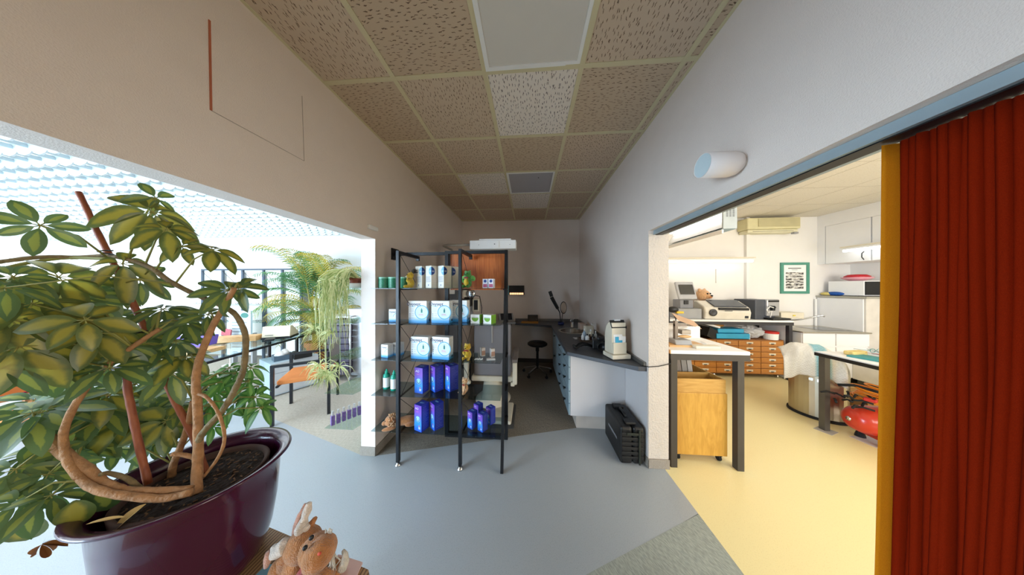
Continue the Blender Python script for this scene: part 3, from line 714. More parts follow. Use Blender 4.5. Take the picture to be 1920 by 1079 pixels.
# ---------------------------------------------------------------- counter on the right
ZW = .835
M_top = mat('worktop_anthracite', '#45484f', .4, var=.05, scale=120)
tpts = [(.40, 2.335), (.93, 1.935), (XR - .001, 1.935), (XR - .001, YB - .001), (-.28, YB - .001), (-.26, 4.16), (.40, 3.93)]
o = MB().prism(tpts, ZW - .038, ZW).build('worktop', M_top, bev=.004); tag(o, 'long anthracite worktop along the right wall and across the back', 'worktop')
o = MB().box(XR - .022, XR - .001, 1.945, YB - .03, ZW, ZW + .035).build('wall_strip', mat('strip_steel', '#8d8a86', .35, metal=.7)); tag(o, 'low metal edging strip on the worktop along the right wall', 'edging')
o = MB().box(-.27, XR - .025, YB - .028, YB - .002, ZW, ZW + .05).build('back_strip', mat('strip_steel2', '#7d7a78', .4, metal=.6)); tag(o, 'low metal edging strip on the worktop along the back wall', 'edging')
M_cab = mat('cabinet_grey_white', '#cbc9ca', .5, var=.01); M_front = mat('drawer_blue_grey', '#8ea3ad', .45, var=.02)
def drawer_cab(y0, y1, ncol, rows, label):
    t = thing('drawer_cabinet', label, 'cabinet', (.42, y0, 0))
    MB().box(.44, XR - .002, y0 + .002, y1 - .002, .155, ZW - .04).build('body', M_cab, t, True)
    MB().box(.51, XR - .01, y0 + .05, y1 - .002, .0, .153).build('plinth', mat('plinth', '#c6bbb0', .6), t, True)
    zs = [.158 + (ZW - .042 - .158) * i / rows for i in range(rows + 1)]
    w_ = (y1 - y0) / ncol
    for c in range(ncol):
        for r_ in range(rows):
            yy = y0 + c * w_
            d = MB().box(.421, .438, yy + .003, yy + w_ - .003, zs[r_] + .003, zs[r_ + 1] - .003).build('drawer', M_front, t, True)
            zc = zs[r_ + 1] - .05; yc = yy + w_ * .5
            MB().box(.402, .420, yc - .012, yc + .012, zc - .006, zc + .006).box(.395, .403, yc - .03, yc + .03, zc - .007, zc + .007).build('knob', M_blackp, d, True)
drawer_cab(2.35, 3.15, 2, 5, 'grey white drawer cabinet with black knobs under the near end of the worktop')
drawer_cab(3.15, 3.88, 1, 2, 'door and drawer cabinet further back under the sink')
o = MB().box(XR - .006, XR - .001, 1.93, 2.34, .08, ZW - .04).build('wainscot', M_cab); tag(o, 'plain pale panel fixed low on the right wall by the black case', 'panel')
# sink
t = thing('round_sink', 'round stainless steel sink set into the anthracite worktop', 'sink', (.69, 3.46, ZW))
MB().lathe([(.198, -.001), (.196, .004), (.21, .006), (.228, .003), (.228, .0003), (.198, -.001)], (0, 0, 0), 40, cap=False).build('rim', M_steel, t, smooth=True)
MB().lathe([(.198, .0012), (.19, -.02), (.165, -.10), (.05, -.115), (.0001, -.116)], (0, 0, 0), 40, cap=False).build('basin', mat('basin_steel', '#8a8580', .25, metal=1), t, smooth=True)
t = thing('sink_tap', 'chrome tap standing behind the round sink', 'tap', (.73, 3.76, ZW))
MB().lathe([(.03, 0), (.03, .01), (.022, .02), (.022, .09), (.012, .1)], (0, 0, 0), 18).build('body', M_chrome, t, smooth=True)
MB().tube([(0, 0, .08), (-.03, -.06, .15), (-.05, -.14, .13)], [.014, .012, .010], 10).build('spout', M_chrome, t, smooth=True)
MB().tube([(0, 0, .1), (.03, .02, .16)], [.008, .006], 8).build('lever', M_chrome, t, smooth=True)
def bore(target):                             # opening for the sink bowl
    c_ = MB().lathe([(.196, -.13), (.196, .02)], (.69, 3.46, ZW), 40).build('bore', M_top)
    q = target.modifiers.new('c', 'BOOLEAN'); q.object = c_; q.operation = 'DIFFERENCE'; q.solver = 'EXACT'
    me = bpy.data.meshes.new_from_object(target.evaluated_get(bpy.context.evaluated_depsgraph_get()))
    target.modifiers.clear(); target.data = me; bpy.data.objects.remove(c_)
bore(bpy.data.objects['worktop'])
for o in bpy.data.objects:
    if o.name.startswith('body') and o.parent and o.parent.name == 'drawer_cabinet.001': bore(o); break
# mirror and brush in a blue cup
t = thing('mirror_stand', 'black hand mirror and brush standing in a blue cup behind the sink', 'hand mirror', (.58, 4.02, ZW), 0)
MB().lathe([(.05, 0), (.055, .01), (.055, .05), (.05, .05), (.05, .012)], (0, 0, 0), 20).build('cup', mat('cup_blue', '#20306a', .3), t, smooth=True)
MB().tube([(0, 0, .02), (-.02, 0, .22), (-.05, -.01, .28), (-.06, -.01, .30), (-.17, -.03, .50)], [.007, .009, .012, .030, .034], 10).cbox((-.185, -.03, .56), (.06, .02, .10), 0, 0, -.35).build('brush', M_blackp, t)
MB().tube([(.01, 0, .02), (.03, 0, .2)], .006, 8).build('mirror_handle', M_blackp, t)
b = MB(); b.lathe([(.075, 0), (.075, .012)], (.045, 0, .31), 28, sx=.8, sy=1.5, M=Matrix.Rotation(pi / 2, 4, 'X') @ Matrix.Rotation(.15, 4, 'Y')); b.build('mirror_frame', M_blackp, t)
b = MB(); b.lathe([(.066, .013), (.066, .0135)], (.045, 0, .31), 28, sx=.8, sy=1.5, M=Matrix.Rotation(pi / 2, 4, 'X') @ Matrix.Rotation(.15, 4, 'Y')); b.build('mirror_glass', mat('mirror_glass', '#c8b8a8', .05, metal=1), t)
def bottle(name, label, x, y, z, r, h, m, cat='bottle', cap=None, group=None):
    t = thing(name, label, cat, (x, y, z), 0, group)
    MB().lathe([(r * .9, 0), (r, .003), (r, h * .62), (r * .6, h * .74), (r * .38, h * .78), (r * .38, h * .82)], (0, 0, 0), 18).build('body', m, t, smooth=True)
    MB().lathe([(r * .42, h * .82), (r * .42, h * .97), (r * .3, h)], (0, 0, 0), 14).build('cap', cap or M_paper, t, smooth=True)
    return t
p = pz(1107, 628, ZW); bottle('pump_bottle', 'white dispenser bottle beside the round sink', p.x + .02, p.y, ZW, .028, .16, M_cream)
o = MB().cbox((.86, 3.62, ZW + .05), (.09, .13, .10), .1).build('tissue_box', mat('tissue_box', '#b49c8c', .7), bev=.004); tag(o, 'small brownish box against the right wall behind the sink', 'box')
o = MB().cbox((.82, 3.08, ZW + .075), (.12, .06, .15), .35).build('carton_box', M_cream, bev=.003); tag(o, 'cream upright carton behind the tray of small bottles', 'box')
# tray with small bottles
p = pz(1137, 633, ZW)
t = thing('bottle_tray', 'dark shallow tray holding small bottles on the worktop', 'tray', (.76, 2.83, ZW), R(6))
b = MB(); b.box(-.12, .12, -.09, .09, 0, .006)
for q in ((-.12, .12, -.09, -.085), (-.12, .12, .085, .09), (-.12, -.115, -.09, .09), (.115, .12, -.09, .09)): b.box(*q, .006, .03)
b.build('tray_body', mat('tray_brown', '#4f4238', .4), t)
mcs = [M_paper, mat('b_blue', '#9fb6cc', .3), M_paper, mat('b_amber', '#5a3320', .3), mat('b_dark', '#2a2524', .3), M_cream, mat('b_clear', '#aeb4b6', .2)]
pls = ['white bottle at the left of the tray', 'pale blue bottle standing second in the tray', 'white slim bottle in the front of the tray', 'amber bottle in the middle of the tray', 'dark bottle right of the middle of the tray', 'cream bottle at the back of the tray', 'clear jar at the right end of the tray']
for i, (dx, dy, h) in enumerate(((-.09, -.04, .10), (-.05, .03, .14), (-.035, -.05, .09), (.0, -.03, .085), (.035, -.045, .09), (.03, .04, .13), (.08, .0, .12))):
    bottle('small_bottle', pls[i] + ' on the worktop', .76 + dx, 2.83 + dy, ZW + .0065, .017 + .004 * (i % 3), h, mcs[i], cap=(M_ink if i in (2, 3, 4) else M_paper), group='small bottles in the tray')
p = pz(1086, 635, ZW); o = MB().cbox((p.x, p.y, ZW + .0015), (.14, .10, .002), .1).build('note_card', M_lgrey); tag(o, 'pale card lying on the worktop in front of the sink', 'card')
# camera
p = pz(1113, 655, ZW)
t = thing('photo_camera', 'black camera with its strap lying on the worktop', 'camera', (p.x + .02, p.y + .03, ZW), R(-12))
t.scale = (1.25, 1.25, 1.15)
MB().box(-.02, .12, -.035, .035, 0.003, .09).box(.02, .075, -.03, .03, .09, .115).build('camera_body', M_blackp, t, bev=.008)
MB().lathe([(.036, 0), (.038, .03), (.034, .065), (.030, .065), (.026, .05)], (.05, -.035, .045), 24, M=Matrix.Rotation(pi / 2, 4, 'X')).build('lens', M_blackp, t, smooth=True)
b = MB(); b.tube([(-.02 - .16 * sin(a) , -.02 + .06 * cos(a * 2 + .5) - .02, .014 + .025 * abs(sin(a * 3))) for a in [i * pi / 12 for i in range(13)]], [.012] * 13, 6); b.build('strap', mat('strap_black', '#0f1012', .8), t, smooth=True)
# lensmeter machine
p = pz(1163, 667, ZW)
t = thing('lens_meter', 'cream optical instrument with black top and leaflets on the worktop', 'instrument', (.845, 2.19, ZW), R(12))
t.scale = (.88, .9, 1.36)
MB().box(-.105, .105, -.10, .09, .004, .034).build('base', M_cream, t, bev=.008)
b = MB(); b.extr([(-.055, .034), (.085, .034), (.085, .16), (.06, .22), (.01, .25), (-.055, .25)], 'x', -.085, .075); b.build('body', M_cream, t, bev=.006)
b = MB(); b.extr([(-.06, .215), (-.02, .268), (-.01, .262), (-.05, .212)], 'x', -.088, .078); b.build('black_head', M_blackp, t, bev=.003)
MB().box(-.04, .025, -.035, -.012, .262, .272).build('head_glass', mat('pale_head', '#c9ccd2', .2), t)
MB().box(-.08, .07, -.075, -.0555, .036, .115).build('pocket', M_cream, t, bev=.003)
b = MB(); b.cbox((-.02, -.061, .125), (.10, .003, .09), 0, -.06); b.cbox((.02, -.065, .12), (.09, .003, .08), 0, -.06, .1); b.build('leaflets', M_paper, t)
MB().cbox((-.035, -.0690, .130), (.04, .001, .05), 0, -.06).cbox((.0, -.0695, .118), (.05, .001, .025), 0, -.06).build('leaflet_print', I_cy, t)
MB().lathe([(.042, 0), (.045, .008), (.045, .02), (.03, .028)], (.075, .02, .075), 24, M=Matrix.Rotation(pi / 2, 4, 'Y')).build('dial', M_cream, t, smooth=True)
MB().lathe([(.022, .026), (.025, .032), (.020, .05), (.005, .052)], (.075, .02, .075), 6, M=Matrix.Rotation(pi / 2, 4, 'Y')).build('knob', M_blackp, t)
MB().lathe([(.01, 0), (.012, .004), (.01, .02)], (.078, -.03, .215), 8, M=Matrix.Rotation(pi / 2, 4, 'Y')).build('side_knob', M_blackp, t)
# cable on the jamb
o = MB().tube([(XR - .03, 1.95, ZW + .006), (XR - .005, 1.905, ZW + .012), (XR + .07, 1.90, ZW + .02), (XR2 + .01, 1.90, ZW + .045), (XR2 + .03, 1.96, ZW + .06)], .0035, 6).build('power_cable', M_blackp, smooth=True); tag(o, 'thin black cable running round the right pillar from the worktop', 'cable')
# phone and yellow notebook on the far wing
o = MB().cbox((.02, 4.20, ZW + .009), (.32, .16, .016), -.05).build('yellow_folder', mat('folder_ochre', '#b07a28', .6)); tag(o, 'ochre folder lying on the far wing of the worktop', 'folder')
t = thing('desk_device', 'small dark framed device standing behind the ochre folder', 'device', (.08, 4.34, ZW), 0)
MB().cbox((0, 0, .07), (.20, .025, .13), 0, -.15).build('case', M_blackp, t, bev=.006); MB().cbox((0, -.018, .07), (.17, .003, .10), 0, -.15).build('screen', mat('dark_screen', '#2a2622', .15), t)
# dark box with a lit strip on the back wall
t = thing('light_box', 'dark wall box with a row of small warm lights on the back wall', 'light box', (-.22, YB, 1.36))
MB().box(-.18, .13, -.05, -.001, .0, .19).build('case', M_blackp, t)
for i in range(8): MB().box(-.16 + i * .035, -.16 + i * .035 + .026, -.056, -.0505, .008, .045).build('lamp', mat('warm_lamp', '#ffb070', .5, emit=1.2, ecol='#ffb884') if i == 0 else bpy.data.materials['warm_lamp'], t)
MB().box(-.215, -.185, -.04, -.001, .0, .19).build('side_light', mat('cool_light', '#9adbe0', .5), t)
# stool
t = thing('swivel_stool', 'black round swivel stool with chrome five star base', 'stool', (.15, 3.84, 0))
MB().lathe([(.02, .50), (.15, .50), (.172, .515), (.172, .54), (.15, .555), (.001, .56)], (0, 0, 0), 32).build('seat', M_blackp, t, smooth=True)
MB().lathe([(.022, .12), (.022, .40), (.030, .40), (.030, .50)], (0, 0, 0), 16).build('column', M_blackp, t)
for i in range(5):
    a = i * 2 * pi / 5 + .3; e = V(cos(a) * .25, sin(a) * .25, .075)
    l = MB().bar((0, 0, .135), e, .028, .018).build('leg', M_chrome, t)
    MB().lathe([(.024, -.011), (.026, 0), (.024, .011)], (e.x, e.y, .026), 14, M=Matrix.Rotation(pi / 2, 4, 'X')).tube([(e.x, e.y, .03), (e.x, e.y, .075)], .006, 6).build('caster', M_rub, l)
MB().tube([(0, 0, .47), (.09, -.02, .47)], .006, 6).build('lever', M_blackp, t)
# black hard case
t = thing('hard_case', 'black ribbed hard case standing on its edge by the right pillar', 'case', (.875, 2.12, 0))
MB().box(-.098, .0, -.20, .19, .012, .325).build('shell', M_blackp, t, bev=.02, seg=3)
MB().box(.006, .098, -.20, .19, .012, .325).build('lid', M_blackp, t, bev=.02, seg=3)
for zc in (.07, .11, .15, .19, .23, .27):
    MB().box(-.09, .09, -.2065, -.2, zc - .012, zc + .012).build('rib', M_blackp, t, bev=.003)
MB().box(.045, .06, -.216, -.2066, .02, .31).box(-.05, .05, -.213, -.2066, .265, .285).build('strap', mat('case_strap', '#20261f', .5), t, bev=.002)
for yc in (-.13, .12): MB().box(-.04, .045, yc - .035, yc + .035, .325, .345).build('latch', M_blackp, t, bev=.005)
MB().tube([(0, -.06, .325), (0, -.06, .352), (0, .06, .352), (0, .06, .325)], .010, 8).build('handle', M_blackp, t, smooth=True)
MB().box(-.1, -.0985, -.12, .08, .17, .19).build('side_label', mat('label_grey', '#7a7c80', .6), t)
# ---------------------------------------------------------------- examination corner
M_vin = mat('chair_vinyl', '#7e7b7e', .45, var=.02)
t = thing('examination_chair', 'grey examination chair with cream frame seen from behind', 'examination chair', (-.47, 2.78, 0))
b = MB(); b.extr([(0, .37), (.10, .37), (.10, .98), (.07, 1.04), (.02, 1.04), (0, .98)], 'x', -.24, .24); b.build('backrest', M_vin, t, bev=.03, seg=4)
MB().box(-.27, .27, -.01, .52, .30, .37).build('seat_frame', M_cream, t, bev=.02, seg=3)
MB().box(-.25, .25, .11, .55, .37, .46).build('seat', M_vin, t, bev=.03, seg=3)
MB().box(-.012, .012, -.012, -.001, .80, 1.06).build('headrest_stem', mat('stem_grey', '#9c9894', .4), t, bev=.003)
for s_ in (-1, 1):
    a = MB().extr([(-.16, .60), (.28, .64), (.28, .675), (-.16, .64)], 'x', s_ * .30 - .035, s_ * .30 + .035).build('armrest', mat('arm_brown', '#77706c', .5), t, bev=.008)
    MB().box(s_ * .30 - .028, s_ * .30 + .028, -.15, -.09, .33, .60).box(min(s_ * .25, s_ * .30), max(s_ * .25, s_ * .30), -.15, -.09, .31, .36).build('arm_support', M_cream, a, bev=.012)
b = MB(); b.lathe([(.20, .035), (.21, .05), (.13, .12), (.11, .30)], (0, .1, 0), 28, sx=1.1, sy=1.3); b.build('pedestal', M_cream, t, smooth=True)
MB().box(-.02, .31, -.46, .02, .0, .012).build('floor_plate', mat('plate_grey', '#4b4c4c', .5), t, bev=.004)
MB().box(-.01, .28, -.42, .0, .012, .05).build('foot_cover', M_cream, t, bev=.02, seg=3)
t = thing('refraction_unit', 'grey column of the eye examination unit with an overhead arm', 'instrument', (-1.06, 3.0, 0))
MB().box(-.055, .075, -.05, .10, .0, 1.98).build('column', mat('unit_grey', '#5d6066', .5), t, bev=.006)
MB().box(-.2, .18, -.12, .28, .0, .42).build('cabinet', mat('unit_dark', '#3c3d40', .5), t, bev=.01)
MB().box(.076, .24, -.05, .14, .44, .54).build('side_box', mat('unit_cream', '#8c8678', .5), t, bev=.01)
MB().box(-.045, .045, -.07, -.052, 1.42, 1.53).build('socket', M_white, t, bev=.004)
MB().tube([(.0, .0, 1.97), (0, -.06, 2.03), (0, -.34, 2.03), (.06, -.38, 2.03), (.36, -.38, 2.03)], .015, 10).build('overhead_arm', mat('arm_beige', '#a39c92', .4), t, smooth=True)
t = thing('overhead_lamp', 'long white overhead lamp housing above the shelf rack', 'lamp', (-.42, 2.62, 1.965))
MB().box(-.28, .27, -.07, .09, 0, .105).build('housing', M_white, t, bev=.008)
MB().box(-.17, .21, -.05, .07, .105, .125).build('top_cover', M_white, t, bev=.004)
MB().box(-.03, .07, -.078, -.0705, .012, .085).build('face_plate', M_white, t)
MB().lathe([(.006, 0), (.006, .002)], (.02, -.0785, .055), 10, M=Matrix.Rotation(pi / 2, 4, 'X')).build('keyhole', M_ink, t)
for x in (-.17, .2): MB().lathe([(.004, 0), (.003, .002)], (x, -.0705, .05), 8, M=Matrix.Rotation(pi / 2, 4, 'X')).build('screw', M_dark, t)
# phoropter head
p = pY(884, 551, 2.95)
t = thing('phoropter', 'round white and chrome lens head hanging on its arm behind the rack', 'instrument', (p.x, 2.95, p.z))
MB().lathe([(.05, 0), (.062, .012), (.062, .035), (.03, .045)], (0, 0, 0), 24, M=Matrix.Rotation(pi / 2, 4, 'X')).build('lens_wheel', M_chrome, t, smooth=True)
MB().box(-.12, -.04, -.02, .03, -.05, .05).build('head_body', M_cream, t, bev=.015)
MB().bar((-.12, .0, .04), (-.20 , .02, .06), .03).build('arm', M_greyp, t)
# slit lamp on its table
p = pY(886, 600, 3.1)
t = thing('slit_lamp', 'black and white slit lamp microscope on a dark table behind the rack', 'instrument', (p.x, 3.12, 1.02))
MB().box(-.20, .13, -.14, .16, -.03, 0).build('table_top', mat('slit_table', '#3c3f48', .5), t, bev=.01)
MB().box(-.36, -.2, -.06, .0, -.035, -.005).build('support_bracket', M_dark, t)
MB().box(-.10, .06, -.06, .08, 0, .05).bar((-.02, 0, .05), (-.02, 0, .3), .04).build('stand', M_greyp, t, bev=.004)
MB().box(-.10, .0, -.11, .05, .22, .36).build('microscope', M_blackp, t, bev=.02)
MB().box(.0, .10, -.05, .06, .14, .33).build('lamp_housing', M_cream, t, bev=.02)
MB().box(.03, .085, -.056, -.0505, .17, .31).build('window', M_blackp, t)
MB().tube([(.12, 0, .0), (.13, 0, .2), (.10, 0, .36), (.02, 0, .38)], .006, 6).build('cable', M_blackp, t, smooth=True)
MB().tube([(-.08, -.09, .3), (-.13, -.16, .33)], .017, 10).tube([(-.03, -.09, .3), (-.08, -.16, .33)], .017, 10).build('eyepieces', M_blackp, t, smooth=True)
# small desk with device right of rack
t = thing('side_desk', 'dark narrow desk against the back wall beside the worktop wing', 'desk', (-.5, 4.2, 0))
MB().box(-.45, .18, -.22, .22, .80, .83).build('top', M_top, t); MB().box(-.42, -.39, -.2, .2, 0, .80).build('side_leg', M_lgrey, t)
MB().box(.12, .15, -.2, .2, 0, .80).build('side_leg', M_lgrey, t)
t = thing('data_terminal', 'grey table device with slanted screen on the dark narrow desk', 'device', (-.42, 4.16, .831), R(20))
MB().extr([(-.13, 0), (.12, 0), (.12, .16), (.07, .18), (.0, .05), (-.13, .03)], 'x', -.14, .14).build('case', M_greyp, t, bev=.005)
MB().cbox((0, .028, .118), (.22, .004, .13), 0, -.49).build('screen', mat('dark_screen2', '#23252c', .1), t)

# ---------------------------------------------------------------- workshop
def table(name, label, x0, x1, y0, y1, zt, th, fr, legs, mtop, mfr=M_dark, lw=.05, inset=.0):
    t = thing(name, label, 'table', ((x0 + x1) / 2, (y0 + y1) / 2, 0))
    MB().box(x0, x1, y0, y1, zt - th, zt).build('tabletop', mtop, t, True, bev=.003)
    b = MB(); a = inset; z1 = zt - th; z0 = z1 - fr
    b.box(x0 + a, x1 - a, y0 + a, y0 + a + lw, z0, z1); b.box(x0 + a, x1 - a, y1 - a - lw, y1 - a, z0, z1)
    b.box(x0 + a, x0 + a + lw, y0 + a + lw, y1 - a - lw, z0, z1); b.box(x1 - a - lw, x1 - a, y0 + a + lw, y1 - a - lw, z0, z1)
    b.build('frame', mfr, t, True)
    for x, y in legs: MB().box(x, x + lw, y, y + lw, 0, z0).build('leg', mfr, t, True)
    return t
ZB = .985
M_wtop = mat('bench_white', '#ececea', .3, var=.01)
t = table('near_workbench', 'white topped workbench with dark steel frame just inside the workshop', 1.185, 1.80, 1.925, 2.75, ZB, .03, .05,
      [(1.19, 1.93), (1.71, 1.93), (1.19, 2.69), (1.745, 2.69)], M_wtop, mat('bench_steel', '#433f3b', .4, metal=.3))
MB().box(1.18, 1.186, 1.925, 2.75, ZB - .03, ZB).build('edge', M_tan, t, True)
ZF = .975
t = table('far_workbench', 'long white workbench with dark frame along the workshop back wall', 1.55, 4.26, 3.86, 4.41, ZF, .03, .05,
      [(1.56, 3.87), (4.2, 3.87), (1.56, 4.35), (4.2, 4.35)], M_wtop, mat('bench_steel_far', '#3b3b3f', .4, metal=.3))
# wheeled plywood box
t = thing('wheeled_wooden_box', 'yellow plywood box on castors under the near workbench', 'wheeled box', (1.48, 2.2, 0))
MB().box(1.255, 1.69, 2.0, 2.50, .065, .60).build('body', M_oakl, t, True, bev=.003)
b = MB()
for q in ((1.27, 1.68, 2.005, 2.017), (1.27, 1.68, 2.478, 2.49), (1.27, 1.282, 2.017, 2.478), (1.668, 1.68, 2.017, 2.478)): b.box(*q, .601, .72)
b.box(1.282, 1.668, 2.16, 2.17, .601, .72); b.build('tray', wood('tray_ply', '#b98a3e', '#cda055', .5, (2, 12, 12)), t, True)
for x, y in ((1.31, 2.04), (1.65, 2.04), (1.31, 2.45), (1.65, 2.45)):
    MB().lathe([(.024, -.01), (.026, 0), (.024, .01)], (x, y, .027), 16, M=Matrix.Rotation(pi / 2, 4, 'Y')).cbox((x, y, .055), (.03, .04, .018)).build('castor', M_rub, t, True)
fc = [M_blackp, mat('folder_blue', '#9db8c9', .5), M_ink, mat('folder_grey', '#8f877f', .6), mat('folder_pale_grey', '#9d9c9a', .6), mat('folder_pale', '#b8b9ba', .6)]
fl = ['dark slim file folder at the left end in the wooden box', 'pale blue file folder in the wooden box', 'black file folder in the wooden box', 'brown grey file folder in the wooden box', 'grey file folder in the wooden box', 'pale grey file folder at the right end in the wooden box']
for i, (x, w_) in enumerate(((1.31, .03), (1.35, .022), (1.385, .022), (1.43, .05), (1.485, .045), (1.535, .04))):
    o = MB().cbox((x, 2.32, .735), (w_, .22, .262), 0, 0, -.12).build('file_folder', fc[i]); tag(o, fl[i], 'file folder', 'file folders in the wheeled box')
# items on the near workbench
t = thing('bench_drill', 'grey metal bench tool with yellow handled jaw on a wooden board', 'tool', (1.36, 2.10, ZB))
MB().box(-.12, .20, -.07, .10, .0, .016).build('board', M_tan, t)
MB().extr([(-.06, .016), (.08, .016), (.06, .055), (-.04, .055)], 'x', -.06, .08).build('foot', M_greyp, t, bev=.005)
MB().box(-.03, -.005, .0, .03, .055, .22).box(-.03, .07, .003, .027, .17, .19).build('column', mat('tool_brown', '#6e655c', .4, metal=.6), t)
MB().box(.02, .10, -.01, .05, .10, .14).build('vice', mat('vice_grey', '#8b8378', .4, metal=.7), t, bev=.004)
MB().ell((.05, .0, .08), (.06, .02, .014)).build('handle', M_tan, t, smooth=True)
o = MB().cbox((1.53, 2.02, ZB + .012), (.20, .06, .022), .03).build('notepad', M_cream); tag(o, 'cream pad lying at the front of the near workbench', 'notepad')
t = thing('white_carton', 'open white cardboard carton at the back of the near workbench', 'box', (1.66, 2.52, ZB), R(-5))
MB().box(-.12, .12, -.10, .10, 0, .12).build('carton', M_paper, t); MB().cbox((.02, -.05, .17), (.26, .14, .003), .2, .5, .35).build('flap', mat('brown_card', '#c3a387', .8), t)
t = thing('paper_heap', 'heap of loose white papers on the near workbench', 'papers', (1.37, 2.50, ZB))
for i in range(9): MB().cbox((random.uniform(-.1, .12), random.uniform(-.1, .1), .004 + i * .014), (.21, .29, .002), random.uniform(-.8, .8), random.uniform(-.06, .10), random.uniform(-.12, .06)).build('sheet', M_paper, t)
o = MB().cbox((1.30, 2.30, ZB + .06), (.12, .2, .11), .3).build('white_box', M_paper, bev=.003); tag(o, 'small white box behind the bench tool beside the pillar', 'box')
o = MB().cbox((1.56, 2.24, ZB + .004), (.2, .13, .006), -.3).build('plastic_sleeve', mat('sleeve', '#d8dde0', .2)); tag(o, 'flat clear plastic sleeve on the near workbench', 'sleeve')
# drill on its stand over the bench
p = pY(1268, 585, 2.62)
t = thing('hand_drill', 'black drill with a yellow grip held on a thin stand over the near workbench', 'drill', (p.x + .02, 2.66, ZB + .001))
MB().lathe([(.004, .09), (.006, .17), (.016, .18), (.018, .21)], (0, 0, 0), 10).build('bit', M_dark, t, smooth=True)
MB().ell((-.03, 0, .27), (.06, .035, .035)).build('motor', M_blackp, t, smooth=True)
MB().box(0, .08, -.018, .018, .225, .25).build('grip', mat('drill_yellow', '#d3b120', .5), t, bev=.006)
MB().bar((-.05, .045, .006), (-.05, .045, .27), .016).cbox((-.02, .02, .005), (.12, .1, .01)).build('stand', M_dark, t)
# small objects bench left
# items on the far bench
def bx(u, v): return pz(u, v, ZF)
t = thing('edging_monitor', 'grey lens tracer with tilted screen at the left of the far workbench', 'device', (pY(1282, 590, 4.1).x, 4.1, ZF + .001))
MB().box(-.19, .20, -.14, .16, 0, .17).build('base', M_greyp, t, bev=.01)
MB().box(-.10, .12, -.06, .14, .17, .32).build('middle', mat('dev_grey', '#85878c', .5), t, bev=.01)
MB().cbox((-.0, -.04, .48), (.30, .05, .32), 0, -.35).build('screen_housing', mat('dev_pale', '#b4b6ba', .4), t, bev=.015)
MB().cbox((-.0, -.072, .50), (.23, .004, .18), 0, -.35).build('screen', mat('dev_screen', '#4a4a48', .2), t)
MB().box(-.04, .03, -.075, -.06, .24, .31).build('clamp', M_blackp, t)
t = thing('lens_edger', 'large cream lens edging machine with smoked lid on the far workbench', 'machine', (pY(1346, 590, 4.1).x, 4.09, ZF + .001), R(-6))
b = MB(); b.extr([(-.20, 0), (.10, 0), (.10, .30), (.02, .30), (-.19, .20), (-.22, .12)], 'x', -.33, .33); b.build('body', mat('edger_cream', '#dad5c8', .4), t, bev=.02, seg=3)
MB().cbox((.05, -.085, .262), (.46, .24, .02), 0, .42).build('lid', mat('smoked_lid', '#4c5057', .15), t, bev=.005)
MB().cbox((.08, -.21, .178), (.42, .03, .035), 0, .1).build('window_slot', M_blackp, t)
MB().lathe([(.055, 0), (.06, .01), (.05, .018), (.03, .012)], (-.22, -.217, .115), 24, M=Matrix.Rotation(pi / 2, 4, 'X')).build('dial', M_dark, t, smooth=True)
MB().box(-.05, .06, -.221, -.2195, .143, .151).box(.24, .29, -.2115, -.208, .03, .07).build('badge', M_ink, t)
MB().box(-.26, .28, -.18, .09, -.0, .012).build('feet', M_blackp, t)
t = thing('coffee_machine', 'silver and dark coffee machine with white hose on the far workbench', 'coffee machine', (pY(1421, 590, 4.1).x, 4.12, ZF + .001), R(10))
MB().box(-.20, .17, -.13, .20, 0, .33).build('body', mat('coffee_dark', '#4a4e56', .4), t, bev=.01)
MB().box(-.02, .22, -.16, .0, .05, .335).build('front', mat('coffee_silver', '#b9babd', .3, metal=.6), t, bev=.015)
MB().box(-.05, .28, -.26, -.02, .0, .03).build('drip_tray', M_blackp, t, bev=.008)
MB().box(.0, .20, -.165, -.158, .29, .32).build('control_strip', M_blackp, t)
MB().lathe([(.018, 0), (.016, .01)], (.12, -.16, .2), 14, M=Matrix.Rotation(pi / 2, 4, 'X')).build('button', M_blackp, t)
MB().box(.03, .08, -.20, -.16, .15, .23).build('spout', M_blackp, t, bev=.006)
MB().tube([(.04, -.2, .2), (-.04, -.21, .22), (-.09, -.2, .17), (-.06, -.2, .12), (-.01, -.21, .15), (-.02, -.2, .04)], .008, 8).build('hose', M_paper, t, smooth=True)
p = pY(1472, 595, 4.2); o = MB().cbox((p.x, 4.2, ZF + .055), (.36, .22, .10), 0).build('beige_box', M_cream, bev=.004); tag(o, 'flat beige box at the right end of the far workbench', 'box')
o = MB().cbox((p.x + .02, 4.085, ZF + .055), (.04, .004, .02), 0).build('sticker', mat('sticker_yellow', '#d6c23a', .6)); tag(o, 'tiny yellow sticker on the flat beige box', 'sticker')
sit_bear('plush_dog', 'seated tan plush dog with raised nose behind the lens edging machine', P_tan, .55, (pY(1322, 590, 4.22).x, 4.30, ZF + .001), R(25), bow=P_wh, muz=P_br)
